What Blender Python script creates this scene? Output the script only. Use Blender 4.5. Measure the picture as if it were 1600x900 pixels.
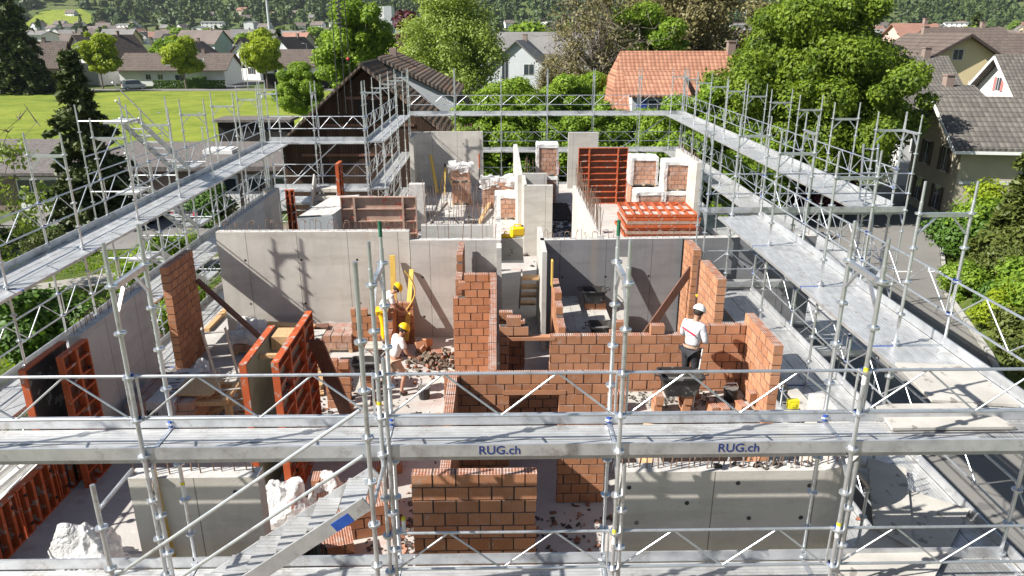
import bpy, bmesh, math, random
import numpy as np
from mathutils import Vector, Matrix
for o in list(bpy.data.objects): bpy.data.objects.remove(o)
S = bpy.context.scene
COL = S.collection
R = math.radians
# ---------------------------------------------------------------- camera, sky, sun, exposure
cd = bpy.data.cameras.new('camera'); cam = bpy.data.objects.new('camera', cd); COL.objects.link(cam)
cam.location = (0, 0, 8.1); cam.rotation_euler = (R(90 - 19.3), 0, R(-1.1))
cd.sensor_width = 36; cd.lens = 36 * 1150 / 1600; cd.clip_start = 0.1; cd.clip_end = 9000
S.camera = cam
w = bpy.data.worlds.new('World'); S.world = w; w.use_nodes = True
nt = w.node_tree; bg = nt.nodes['Background']
sky = nt.nodes.new('ShaderNodeTexSky'); sky.sky_type = 'NISHITA'; sky.sun_disc = False
SUN = Vector((-1.0, -0.36, 0.93)).normalized()
sky.sun_elevation = math.asin(SUN.z); sky.sun_rotation = math.atan2(SUN.x, SUN.y)
nt.links.new(sky.outputs[0], bg.inputs[0]); bg.inputs[1].default_value = 0.055
sl = bpy.data.lights.new('sun', 'SUN'); so = bpy.data.objects.new('sun', sl); COL.objects.link(so)
sl.energy = 5.0; sl.angle = R(0.5); sl.color = (1.0, 0.965, 0.90)
so.rotation_euler = (-SUN).to_track_quat('-Z', 'Y').to_euler()
S.view_settings.view_transform = 'Standard'; S.view_settings.look = 'None'
S.view_settings.exposure = 1.0; S.view_settings.gamma = 1
S.render.engine = 'CYCLES'
random.seed(7); rng = np.random.default_rng(7)
rnd = random.uniform

# ---------------------------------------------------------------- materials
def NM(name):
    m = bpy.data.materials.new(name); m.use_nodes = True
    return m, m.node_tree, m.node_tree.nodes['Principled BSDF']
def mth(t, op, a, b=None, c=None):
    n = t.nodes.new('ShaderNodeMath'); n.operation = op
    for i, v in enumerate((a, b, c)):
        if v is None: continue
        if isinstance(v, (int, float)): n.inputs[i].default_value = v
        else: t.links.new(v, n.inputs[i])
    return n.outputs[0]
def mixc(t, f, a, b, mode='MIX'):
    n = t.nodes.new('ShaderNodeMix'); n.data_type = 'RGBA'; n.blend_type = mode
    for i, v in ((0, f), (6, a), (7, b)):
        if isinstance(v, (int, float)): n.inputs[i].default_value = v
        elif isinstance(v, tuple): n.inputs[i].default_value = (*v[:3], 1)
        else: t.links.new(v, n.inputs[i])
    return n.outputs[2]
def noise(t, scale, detail=4, vec=None, rough=0.55):
    n = t.nodes.new('ShaderNodeTexNoise'); n.inputs['Scale'].default_value = scale
    n.inputs['Detail'].default_value = detail; n.inputs['Roughness'].default_value = rough
    if vec is not None: t.links.new(vec, n.inputs['Vector'])
    return n.outputs[0]
def coord(t): return t.nodes.new('ShaderNodeTexCoord').outputs['Object']
def geo(t, k): return t.nodes.new('ShaderNodeNewGeometry').outputs[k]
def sep(t, v):
    n = t.nodes.new('ShaderNodeSeparateXYZ'); t.links.new(v, n.inputs[0]); return n.outputs
def scl(t, v, s):
    n = t.nodes.new('ShaderNodeMapping'); t.links.new(v, n.inputs[0]); n.inputs['Scale'].default_value = s
    return n.outputs[0]
def ramp(t, v, a, b):
    n = t.nodes.new('ShaderNodeMapRange'); t.links.new(v, n.inputs[0])
    n.inputs[1].default_value = a; n.inputs[2].default_value = b; return n.outputs[0]
def bump(t, p, h, s=0.3, d=0.01):
    n = t.nodes.new('ShaderNodeBump'); n.inputs['Strength'].default_value = s; n.inputs['Distance'].default_value = d
    t.links.new(h, n.inputs['Height']); t.links.new(n.outputs[0], p.inputs['Normal'])
def setp(p, rough=0.6, metal=0.0, col=None, spec=None):
    p.inputs['Roughness'].default_value = rough; p.inputs['Metallic'].default_value = metal
    if col: p.inputs['Base Color'].default_value = (*col, 1)
    if spec is not None: p.inputs['Specular IOR Level'].default_value = spec
def varied(name, a, b, scale=3, rough=0.7, metal=0.0, bs=0.2, bscale=None, isl=0.0, spots=None, world=False, spec=0.4, bd=0.01):
    """colour a..b mixed by noise, optional random brightness per island and dark spots"""
    m, t, p = NM(name); v = geo(t, 'Position') if world else coord(t)
    n = ramp(t, noise(t, scale, 6, v), 0.32, 0.68)
    c = mixc(t, n, a, b)
    if isl:
        r = geo(t, 'Random Per Island')
        c = mixc(t, mth(t, 'MULTIPLY', r, isl), c, tuple(x * 0.45 for x in a))
    if spots:
        s = ramp(t, noise(t, spots[0], 3, v), spots[1], spots[1] + 0.04)
        c = mixc(t, s, c, spots[2])
    t.links.new(c, p.inputs['Base Color']); setp(p, rough, metal, spec=spec)
    bump(t, p, noise(t, bscale or scale * 8, 5, v), bs, bd)
    return m
M = {}
def concrete(name, a, b, dark, joint=1.25, blot=0.5):
    m, t, p = NM(name); v = coord(t); x, y, z = sep(t, v)[:3]
    n1 = ramp(t, noise(t, 0.9, 6, v), 0.3, 0.7)
    c = mixc(t, n1, a, b)
    st = ramp(t, noise(t, 1.0, 4, scl(t, v, (7, 7, 0.35))), 0.52, 0.75)         # vertical streaks
    c = mixc(t, mth(t, 'MULTIPLY', st, 0.35 * blot), c, dark)
    bl = ramp(t, noise(t, 3.1, 8, v), 0.55, 0.72)
    c = mixc(t, mth(t, 'MULTIPLY', bl, 0.5 * blot), c, dark)
    s = mth(t, 'ADD', x, mth(t, 'MULTIPLY', y, 1.0))
    fr = mth(t, 'FRACT', mth(t, 'DIVIDE', mth(t, 'ADD', s, 40.3), joint))
    j = mth(t, 'LESS_THAN', fr, 0.012)
    nz = sep(t, geo(t, 'Normal'))[2]
    j = mth(t, 'MULTIPLY', j, mth(t, 'LESS_THAN', mth(t, 'ABSOLUTE', nz), 0.5))
    if joint: c = mixc(t, mth(t, 'MULTIPLY', j, 0.75), c, tuple(q * 0.4 for q in dark))
    pb = ramp(t, noise(t, 1.0, 5, scl(t, v, (0.5, 0.5, 3.2)), 0.6), 0.5, 0.62)
    c = mixc(t, mth(t, 'MULTIPLY', pb, 0.28), c, tuple(q * 1.1 for q in dark))
    rst = ramp(t, noise(t, 1.0, 3, scl(t, v, (3, 3, 0.22))), 0.63, 0.75)
    c = mixc(t, mth(t, 'MULTIPLY', rst, 0.22), c, (0.36, 0.26, 0.16))
    pore = mth(t, 'LESS_THAN', noise(t, 38, 2, v), 0.27)
    c = mixc(t, mth(t, 'MULTIPLY', pore, 0.7), c, tuple(q * 0.5 for q in dark))
    t.links.new(c, p.inputs['Base Color']); setp(p, 0.85, spec=0.3)
    bump(t, p, noise(t, 25, 6, v), 0.35, 0.01)
    return m
M['conc'] = concrete('cast_concrete', (0.50, 0.48, 0.45), (0.40, 0.385, 0.36), (0.25, 0.235, 0.22))
M['conc_w'] = concrete('warm_concrete', (0.55, 0.52, 0.47), (0.43, 0.40, 0.36), (0.27, 0.24, 0.20), 1.35)
M['conc_shade'] = concrete('shade_dark_concrete', (0.25, 0.25, 0.26), (0.20, 0.20, 0.207), (0.11, 0.11, 0.115), 1.3)  # shade of the walls right of the stair well, put into the base colour
M['conc_rim'] = varied('rough_concrete_top', (0.55, 0.53, 0.5), (0.36, 0.34, 0.32), 6, 0.9, bs=0.7, bscale=30)
def slab_mat():
    m, t, p = NM('dusty_slab'); v = coord(t)
    n1 = ramp(t, noise(t, 0.35, 8, v), 0.35, 0.65)
    c = mixc(t, n1, (0.47, 0.45, 0.42), (0.34, 0.31, 0.29))
    red = ramp(t, noise(t, 0.8, 8, scl(t, v, (1, 1, 1)), 0.65), 0.56, 0.7)
    c = mixc(t, mth(t, 'MULTIPLY', red, 0.6), c, (0.30, 0.17, 0.13))
    sp = ramp(t, noise(t, 5, 8, v, 0.7), 0.6, 0.68)
    c = mixc(t, mth(t, 'MULTIPLY', sp, 0.5), c, (0.16, 0.14, 0.13))
    li = ramp(t, noise(t, 2.2, 8, v, 0.7), 0.6, 0.7)
    c = mixc(t, mth(t, 'MULTIPLY', li, 0.6), c, (0.6, 0.58, 0.55))
    t.links.new(c, p.inputs['Base Color']); setp(p, 0.9, spec=0.25)
    bump(t, p, noise(t, 14, 8, v), 0.5, 0.015); return m
M['slab'] = slab_mat()
def brick_mat(name, a, b):
    m, t, p = NM(name); v = coord(t); x, y, z = sep(t, v)[:3]
    r = geo(t, 'Random Per Island')
    c = mixc(t, r, a, b)
    c = mixc(t, mth(t, 'MULTIPLY', ramp(t, noise(t, 4, 6, v), 0.4, 0.75), 0.45), c, (0.52, 0.30, 0.20))
    g = mth(t, 'FRACT', mth(t, 'MULTIPLY', mth(t, 'ADD', x, y), 55))
    gl = mth(t, 'LESS_THAN', g, 0.28)
    c = mixc(t, mth(t, 'MULTIPLY', gl, 0.42), c, (0.16, 0.065, 0.03))
    wv = t.nodes.new('ShaderNodeVectorMath'); wv.operation = 'ADD'; t.links.new(v, wv.inputs[0]); ob = t.nodes.new('ShaderNodeObjectInfo'); t.links.new(ob.outputs['Location'], wv.inputs[1])
    c = mixc(t, mth(t, 'MULTIPLY', ramp(t, noise(t, 7, 7, wv.outputs[0], 0.7), 0.58, 0.66), 0.55), c, (0.36, 0.31, 0.27))
    c = mixc(t, mth(t, 'MULTIPLY', ramp(t, noise(t, 1.6, 6, wv.outputs[0], 0.7), 0.5, 0.7), 0.35), c, (0.20, 0.10, 0.06))
    t.links.new(c, p.inputs['Base Color']); setp(p, 0.85, spec=0.25)
    h = mth(t, 'ADD', mth(t, 'MULTIPLY', gl, -1.0), noise(t, 40, 4, v))
    bump(t, p, h, 0.35, 0.006); return m
M['brick'] = brick_mat('clay_block', (0.50, 0.23, 0.115), (0.33, 0.14, 0.068))
M['brick2'] = brick_mat('pale_clay_block', (0.54, 0.26, 0.14), (0.37, 0.165, 0.085))
def brick_top():
    m, t, p = NM('perforated_block_top'); v = coord(t); x, y, z = sep(t, v)[:3]
    fx = mth(t, 'GREATER_THAN', mth(t, 'FRACT', mth(t, 'MULTIPLY', x, 24)), 0.42)
    fy = mth(t, 'GREATER_THAN', mth(t, 'FRACT', mth(t, 'MULTIPLY', y, 30)), 0.38)
    h = mth(t, 'MULTIPLY', fx, fy)
    c = mixc(t, ramp(t, noise(t, 5, 4, v), 0.4, 0.65), (0.48, 0.22, 0.14), (0.55, 0.42, 0.36))
    c = mixc(t, h, c, (0.035, 0.02, 0.018))
    t.links.new(c, p.inputs['Base Color']); setp(p, 0.9, spec=0.2)
    bump(t, p, h, 0.6, -0.02); return m
M['btop'] = brick_top()
M['mortar'] = varied('mortar', (0.055, 0.045, 0.04), (0.10, 0.085, 0.075), 6, 0.95, bs=0.6, bscale=40)
M['mortar_w'] = varied('wet_mortar', (0.10, 0.095, 0.09), (0.18, 0.17, 0.16), 5, 0.7, bs=0.8, bscale=20)
def metal(name, a, b, rough, met, ridge=None):
    m, t, p = NM(name); v = coord(t); x, y, z = sep(t, v)[:3]
    c = mixc(t, ramp(t, noise(t, 3.5, 6, scl(t, v, (1, 3, 1)) if ridge else v), 0.35, 0.7), a, b)
    c = mixc(t, mth(t, 'MULTIPLY', ramp(t, noise(t, 14, 6, v, 0.7), 0.6, 0.72), 0.55), c, tuple(q * 0.55 for q in b))
    wv = t.nodes.new('ShaderNodeVectorMath'); wv.operation = 'ADD'; t.links.new(v, wv.inputs[0]); ob = t.nodes.new('ShaderNodeObjectInfo'); t.links.new(ob.outputs['Location'], wv.inputs[1])
    c = mixc(t, mth(t, 'MULTIPLY', ramp(t, noise(t, 2.6, 9, wv.outputs[0], 0.8), 0.53, 0.62), 0.6), c, (0.31, 0.28, 0.25))
    r = t.nodes.new('ShaderNodeObjectInfo').outputs['Random']
    c = mixc(t, mth(t, 'MULTIPLY', r, 0.25), c, tuple(q * 0.6 for q in b))
    if ridge:
        g = mth(t, 'FRACT', mth(t, 'MULTIPLY', y, ridge)); gl = mth(t, 'LESS_THAN', g, 0.25)
        c = mixc(t, mth(t, 'MULTIPLY', gl, 0.35), c, tuple(q * 0.45 for q in b))
        bump(t, p, gl, 0.4, -0.006)
    else: bump(t, p, noise(t, 60, 3, v), 0.1, 0.004)
    t.links.new(c, p.inputs['Base Color']); setp(p, rough, met); return m
M['galv'] = metal('galvanised_steel', (0.72, 0.745, 0.77), (0.55, 0.575, 0.60), 0.36, 0.8)
M['deck'] = metal('aluminium_deck', (0.70, 0.70, 0.69), (0.50, 0.50, 0.495), 0.45, 0.55, 18)
M['toe'] = metal('aluminium_board', (0.66, 0.67, 0.68), (0.47, 0.48, 0.50), 0.4, 0.65)
M['blue_tag'] = varied('blue_coupler_paint', (0.02, 0.06, 0.30), (0.02, 0.09, 0.36), 9, 0.5)
M['green_tag'] = varied('green_spigot_paint', (0.025, 0.15, 0.075), (0.02, 0.10, 0.05), 9, 0.5)
M['white_tag'] = varied('white_sticker', (0.75, 0.75, 0.72), (0.65, 0.65, 0.62), 20, 0.5)
M['yellow_tag'] = varied('yellow_paint', (0.72, 0.62, 0.02), (0.62, 0.5, 0.02), 9, 0.5)
M['logo'] = varied('navy_lettering', (0.012, 0.03, 0.14), (0.015, 0.04, 0.17), 9, 0.5)
M['black_ink'] = varied('black_print', (0.02, 0.02, 0.022), (0.03, 0.03, 0.03), 9, 0.6)
M['orange'] = varied('orange_formwork_paint', (0.50, 0.105, 0.03), (0.36, 0.07, 0.022), 4, 0.6, spots=(6, 0.585, (0.36, 0.30, 0.26)))
M['rustf'] = varied('weathered_formwork', (0.30, 0.20, 0.15), (0.42, 0.30, 0.24), 3, 0.8, spots=(7, 0.6, (0.45, 0.10, 0.07)))
M['ply'] = varied('formwork_ply', (0.20, 0.19, 0.15), (0.27, 0.25, 0.19), 3, 0.6)
M['plyback'] = varied('dark_ply_back', (0.10, 0.035, 0.02), (0.15, 0.055, 0.03), 5, 0.7)
M['black'] = varied('black_plastic', (0.018, 0.018, 0.02), (0.035, 0.035, 0.037), 6, 0.45, spots=(5, 0.6, (0.16, 0.155, 0.15)))
M['tubd'] = varied('tub_inside', (0.03, 0.026, 0.024), (0.06, 0.052, 0.047), 6, 0.7)
def wood(name, a, b):
    m, t, p = NM(name); v = coord(t)
    c = mixc(t, ramp(t, noise(t, 2, 6, scl(t, v, (12, 12, 1.2))), 0.35, 0.65), a, b)
    t.links.new(c, p.inputs['Base Color']); setp(p, 0.75, spec=0.3); bump(t, p, noise(t, 30, 5, v), 0.25, 0.005); return m
M['wood'] = wood('raw_timber', (0.55, 0.36, 0.19), (0.42, 0.25, 0.12))
M['woody'] = wood('yellow_formwork_board', (0.68, 0.47, 0.10), (0.55, 0.36, 0.09))
M['woodg'] = varied('grey_weathered_board', (0.46, 0.44, 0.40), (0.34, 0.32, 0.29), 2, 0.85, spots=(6, 0.62, (0.22, 0.2, 0.18)))
M['woodd'] = wood('red_brown_plank', (0.17, 0.085, 0.06), (0.11, 0.055, 0.04))
M['barnwood'] = None
M['rebar'] = varied('rusty_rebar', (0.17, 0.095, 0.06), (0.27, 0.2, 0.16), 20, 0.8, metal=0.2)
def film():
    m, t, p = NM('clear_wrap_film'); setp(p, 0.18, col=(0.9, 0.9, 0.9)); v = coord(t)
    bump(t, p, noise(t, 9, 6, v), 0.8, 0.05)
    tr = t.nodes.new('ShaderNodeBsdfTransparent'); mx = t.nodes.new('ShaderNodeMixShader')
    f = ramp(t, noise(t, 3, 5, v, 0.6), 0.5, 0.8)
    t.links.new(mth(t, 'MULTIPLY_ADD', f, 0.25, 0.06), mx.inputs[0]); t.links.new(tr.outputs[0], mx.inputs[1]); t.links.new(p.outputs[0], mx.inputs[2])
    t.links.new(mx.outputs[0], t.nodes['Material Output'].inputs[0]); return m
M['film'] = film()
def filmw():
    m, t, p = NM('milky_film'); setp(p, 0.3, col=(0.70, 0.69, 0.68)); v = coord(t)
    vo = t.nodes.new('ShaderNodeTexVoronoi'); vo.feature = 'DISTANCE_TO_EDGE'; vo.inputs['Scale'].default_value = 2.6; nv = t.nodes.new('ShaderNodeTexNoise'); nv.inputs['Scale'].default_value = 4; t.links.new(v, nv.inputs['Vector']); t.links.new(nv.outputs['Color'], vo.inputs['Vector'])
    bump(t, p, mth(t, 'ADD', vo.outputs['Distance'], mth(t, 'MULTIPLY', noise(t, 7, 4, v), 0.3)), 0.7, 0.10)
    tr = t.nodes.new('ShaderNodeBsdfTransparent'); mx = t.nodes.new('ShaderNodeMixShader'); mx.inputs[0].default_value = 0.66
    t.links.new(tr.outputs[0], mx.inputs[1]); t.links.new(p.outputs[0], mx.inputs[2])
    t.links.new(mx.outputs[0], t.nodes['Material Output'].inputs[0]); return m
M['filmw'] = filmw()
M['skin'] = varied('skin', (0.40, 0.22, 0.15), (0.33, 0.17, 0.11), 8, 0.55)
M['shirt'] = varied('grey_jersey', (0.58, 0.59, 0.60), (0.48, 0.49, 0.51), 5, 0.9, bs=0.6, bscale=9, bd=0.04)
M['tshirt'] = varied('white_cotton', (0.74, 0.70, 0.68), (0.62, 0.58, 0.56), 5, 0.9, bs=0.6, bscale=9, bd=0.04)
M['trouser'] = varied('black_work_cloth', (0.018, 0.018, 0.022), (0.035, 0.035, 0.04), 6, 0.9, bs=0.6, bscale=10, bd=0.04)
M['short'] = varied('beige_work_cloth', (0.48, 0.34, 0.24), (0.38, 0.27, 0.2), 6, 0.9, bs=0.6, bscale=10, bd=0.03)
M['helm_w'] = varied('white_hard_shell', (0.8, 0.8, 0.78), (0.74, 0.74, 0.72), 5, 0.3)
M['helm_y'] = varied('yellow_hard_shell', (0.85, 0.55, 0.01), (0.78, 0.48, 0.01), 5, 0.35)
M['hair'] = varied('dark_hair', (0.02, 0.014, 0.01), (0.035, 0.025, 0.02), 20, 0.7)
M['boot'] = varied('dark_boot_leather', (0.06, 0.055, 0.05), (0.11, 0.1, 0.09), 9, 0.7)
M['red'] = varied('red_print', (0.55, 0.03, 0.06), (0.45, 0.02, 0.05), 9, 0.6)
# outdoor
M['asphalt'] = varied('asphalt', (0.20, 0.19, 0.175), (0.155, 0.148, 0.14), 0.25, 0.95, bs=0.3, bscale=20, world=True, spots=(0.9, 0.66, (0.13, 0.125, 0.12)))
M['path'] = varied('gravel_path', (0.34, 0.32, 0.28), (0.24, 0.225, 0.20), 0.6, 0.95, bs=0.6, bscale=10, world=True)
def grassmat(name, a, b, c3, s1=0.05, s2=2.0):
    m, t, p = NM(name); v = geo(t, 'Position')
    c = mixc(t, ramp(t, noise(t, s1, 8, v, 0.65), 0.35, 0.65), a, b)
    c = mixc(t, mth(t, 'MULTIPLY', ramp(t, noise(t, s2, 6, scl(t, v, (0.6, 1.6, 1)), 0.7), 0.42, 0.7), 0.7), c, c3)
    t.links.new(c, p.inputs['Base Color']); setp(p, 0.95, spec=0.1); bump(t, p, noise(t, s2 * 3, 6, v), 0.8, 0.15); return m
M['meadow'] = grassmat('bright_meadow', (0.20, 0.25, 0.035), (0.09, 0.15, 0.018), (0.30, 0.28, 0.06), 0.2, 0.9)
M['lawn'] = grassmat('garden_lawn', (0.10, 0.13, 0.03), (0.05, 0.09, 0.015), (0.17, 0.17, 0.06), 0.3, 2.5)
M['terrain'] = grassmat('valley_ground', (0.075, 0.115, 0.03), (0.13, 0.14, 0.06), (0.05, 0.085, 0.02), 0.02, 0.3)
def leafmat(name, a, b, tr=0.42, hs=0.7):
    m = bpy.data.materials.new(name); m.use_nodes = True; t = m.node_tree; t.nodes.clear()
    out = t.nodes.new('ShaderNodeOutputMaterial'); v = coord(t)
    r = geo(t, 'Random Per Island')
    f = mth(t, 'MULTIPLY_ADD', r, 0.55, mth(t, 'MULTIPLY', ramp(t, noise(t, hs, 3, v), 0.35, 0.65), 0.45))
    c = mixc(t, f, a, b)
    d = t.nodes.new('ShaderNodeBsdfPrincipled'); setp(d, 0.55, spec=0.3); tl = t.nodes.new('ShaderNodeBsdfTranslucent'); mx = t.nodes.new('ShaderNodeMixShader')
    mx.inputs[0].default_value = tr
    t.links.new(c, d.inputs['Base Color']); t.links.new(mixc(t, 1.0, c, (1.0, 1.0, 0.45), 'MULTIPLY'), tl.inputs[0])
    t.links.new(d.outputs[0], mx.inputs[1]); t.links.new(tl.outputs[0], mx.inputs[2]); t.links.new(mx.outputs[0], out.inputs[0])
    return m
M['leaf'] = leafmat('maple_leaves', (0.085, 0.165, 0.018), (0.33, 0.47, 0.05))
M['leaf_b'] = leafmat('fresh_green_leaves', (0.10, 0.19, 0.018), (0.33, 0.46, 0.05))
M['leaf_y'] = leafmat('lime_yellow_leaves', (0.21, 0.29, 0.015), (0.40, 0.47, 0.035))
M['leaf_d'] = leafmat('chestnut_leaves', (0.04, 0.085, 0.01), (0.26, 0.36, 0.032))
M['leaf_birch'] = leafmat('birch_leaves', (0.17, 0.24, 0.045), (0.38, 0.47, 0.11))
M['leaf_brown'] = leafmat('olive_brown_buds', (0.15, 0.13, 0.055), (0.24, 0.21, 0.09), 0.2)
M['leaf_red'] = leafmat('copper_leaves', (0.035, 0.012, 0.015), (0.14, 0.03, 0.045), 0.2)
M['needle'] = leafmat('spruce_needles', (0.035, 0.058, 0.02), (0.13, 0.155, 0.05), 0.08)
M['needle_l'] = leafmat('yew_needles', (0.05, 0.075, 0.015), (0.13, 0.15, 0.03), 0.1)
M['hedge'] = leafmat('hedge_leaves', (0.045, 0.1, 0.012), (0.10, 0.19, 0.025), 0.2)
M['forest'] = leafmat('forest_foliage', (0.032, 0.062, 0.02), (0.115, 0.165, 0.042), 0.2, 0.02)
M['bark'] = varied('bark', (0.12, 0.10, 0.08), (0.2, 0.17, 0.14), 6, 0.95, bs=0.8)
M['bark_w'] = varied('birch_bark', (0.5, 0.48, 0.44), (0.25, 0.23, 0.2), 4, 0.9)
def roofmat(name, a, b, tile=0.3, rows=0.35, moss=None):
    m, t, p = NM(name); v = coord(t); x, y, z = sep(t, v)[:3]
    fx = mth(t, 'FRACT', mth(t, 'DIVIDE', x, tile)); fz = mth(t, 'FRACT', mth(t, 'DIVIDE', z, rows))
    cx_ = mth(t, 'FLOOR', mth(t, 'DIVIDE', x, tile)); cz_ = mth(t, 'FLOOR', mth(t, 'DIVIDE', z, rows))
    wn = t.nodes.new('ShaderNodeTexWhiteNoise'); wn.noise_dimensions = '2D'
    cb = t.nodes.new('ShaderNodeCombineXYZ'); t.links.new(cx_, cb.inputs[0]); t.links.new(cz_, cb.inputs[1]); t.links.new(cb.outputs[0], wn.inputs['Vector'])
    c = mixc(t, wn.outputs['Value'], a, b)
    if moss: c = mixc(t, mth(t, 'MULTIPLY', ramp(t, noise(t, 0.7, 6, v, 0.65), 0.48, 0.68), 0.75), c, moss)
    ln = mth(t, 'MAXIMUM', mth(t, 'LESS_THAN', fx, 0.16), mth(t, 'LESS_THAN', fz, 0.2))
    c = mixc(t, mth(t, 'MULTIPLY', ln, 0.6), c, tuple(q * 0.3 for q in b))
    t.links.new(c, p.inputs['Base Color']); setp(p, 0.85, spec=0.25)
    h = mth(t, 'ADD', mth(t, 'SINE', mth(t, 'MULTIPLY', fx, 3.14159)), fz); bump(t, p, h, 0.6, 0.05); return m
M['roof_red'] = roofmat('red_pantiles', (0.47, 0.235, 0.15), (0.33, 0.155, 0.10), 0.34, 0.26)
M['roof_brown'] = roofmat('brown_tiles', (0.15, 0.12, 0.10), (0.11, 0.085, 0.075))
M['roof_grey'] = roofmat('grey_brown_tiles', (0.17, 0.155, 0.135), (0.11, 0.10, 0.09), 0.33, 0.24)
M['roof_far'] = varied('far_brown_roof', (0.17, 0.135, 0.12), (0.12, 0.10, 0.09), 0.3, 0.9)
M['roof_farred'] = varied('far_red_roof', (0.33, 0.17, 0.12), (0.24, 0.13, 0.1), 0.3, 0.9)
M['roof_farg'] = varied('far_grey_roof', (0.22, 0.21, 0.2), (0.16, 0.155, 0.15), 0.3, 0.9)
M['roof_barn'] = roofmat('old_mossy_pantiles', (0.22, 0.175, 0.145), (0.12, 0.095, 0.08), 0.26, 0.2, (0.34, 0.18, 0.09))
M['gravelroof'] = varied('gravel_flat_roof', (0.17, 0.15, 0.14), (0.085, 0.075, 0.07), 5, 0.95, bs=0.8, bscale=20)
M['wall_w'] = varied('white_render', (0.74, 0.74, 0.72), (0.66, 0.66, 0.64), 0.8, 0.9)
M['wall_c'] = varied('cream_render', (0.42, 0.38, 0.29), (0.35, 0.315, 0.24), 0.7, 0.9, bs=0.5, bscale=18)
M['wall_y'] = varied('yellow_render', (0.70, 0.56, 0.33), (0.62, 0.5, 0.3), 0.5, 0.9)
M['wall_p'] = varied('pink_render', (0.60, 0.42, 0.36), (0.52, 0.36, 0.32), 0.5, 0.9)
M['wall_g'] = varied('grey_render', (0.48, 0.50, 0.51), (0.4, 0.42, 0.43), 0.5, 0.9)
M['wall_t'] = varied('taupe_render', (0.27, 0.20, 0.17), (0.21, 0.16, 0.135), 0.6, 0.9)
M['wall_b'] = varied('light_blue_render', (0.55, 0.58, 0.6), (0.48, 0.5, 0.52), 0.5, 0.9)
def planks(name, a, b):
    m, t, p = NM(name); v = coord(t); x, y, z = sep(t, v)[:3]
    s = mth(t, 'MULTIPLY', mth(t, 'ADD', x, y), 5.5); f = mth(t, 'FRACT', s)
    wn = t.nodes.new('ShaderNodeTexWhiteNoise'); wn.noise_dimensions = '1D'; t.links.new(mth(t, 'FLOOR', s), wn.inputs['W'])
    c = mixc(t, wn.outputs['Value'], a, b)
    c = mixc(t, mth(t, 'LESS_THAN', f, 0.1), c, (0.01, 0.007, 0.005))
    t.links.new(c, p.inputs['Base Color']); setp(p, 0.9, spec=0.2); bump(t, p, f, 0.4, 0.03); return m
M['barn'] = planks('dark_barn_boards', (0.065, 0.038, 0.025), (0.035, 0.022, 0.016))
M['darkwood'] = planks('black_stained_boards', (0.03, 0.028, 0.028), (0.022, 0.02, 0.02))
M['glass'] = varied('window_glass', (0.03, 0.04, 0.05), (0.05, 0.06, 0.07), 1, 0.08, bs=0.02, spec=0.8)
M['frame'] = varied('white_window_frame', (0.7, 0.7, 0.69), (0.62, 0.62, 0.6), 3, 0.6)
M['shut_b'] = varied('blue_shutter', (0.02, 0.05, 0.30), (0.02, 0.07, 0.34), 4, 0.6)
M['shut_d'] = varied('dark_shutter', (0.05, 0.035, 0.03), (0.07, 0.05, 0.045), 4, 0.6)
M['shut_p'] = varied('faded_red_shutter', (0.55, 0.20, 0.18), (0.48, 0.16, 0.15), 4, 0.6)
M['carw'] = varied('silver_car_paint', (0.55, 0.56, 0.57), (0.5, 0.51, 0.52), 2, 0.25, metal=0.3, bs=0.0)
M['carb'] = varied('blue_car_paint', (0.01, 0.03, 0.18), (0.012, 0.04, 0.22), 2, 0.25, bs=0.0)
M['card'] = varied('dark_car_paint', (0.03, 0.03, 0.035), (0.04, 0.04, 0.045), 2, 0.25, bs=0.0)
M['rubber'] = varied('tyre_rubber', (0.015, 0.015, 0.015), (0.025, 0.025, 0.025), 8, 0.8)
M['stone'] = varied('kerb_stone', (0.42, 0.41, 0.38), (0.33, 0.32, 0.3), 2, 0.9)
M['dirt'] = varied('bare_earth', (0.20, 0.155, 0.115), (0.13, 0.105, 0.08), 0.8, 0.95, bs=0.8, bscale=8, world=True)
M['rubble'] = varied('brick_rubble', (0.40, 0.17, 0.10), (0.25, 0.17, 0.13), 5, 0.95, isl=0.8)
M['netting'] = varied('white_road_paint', (0.7, 0.7, 0.68), (0.6, 0.6, 0.58), 3, 0.8)

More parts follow.
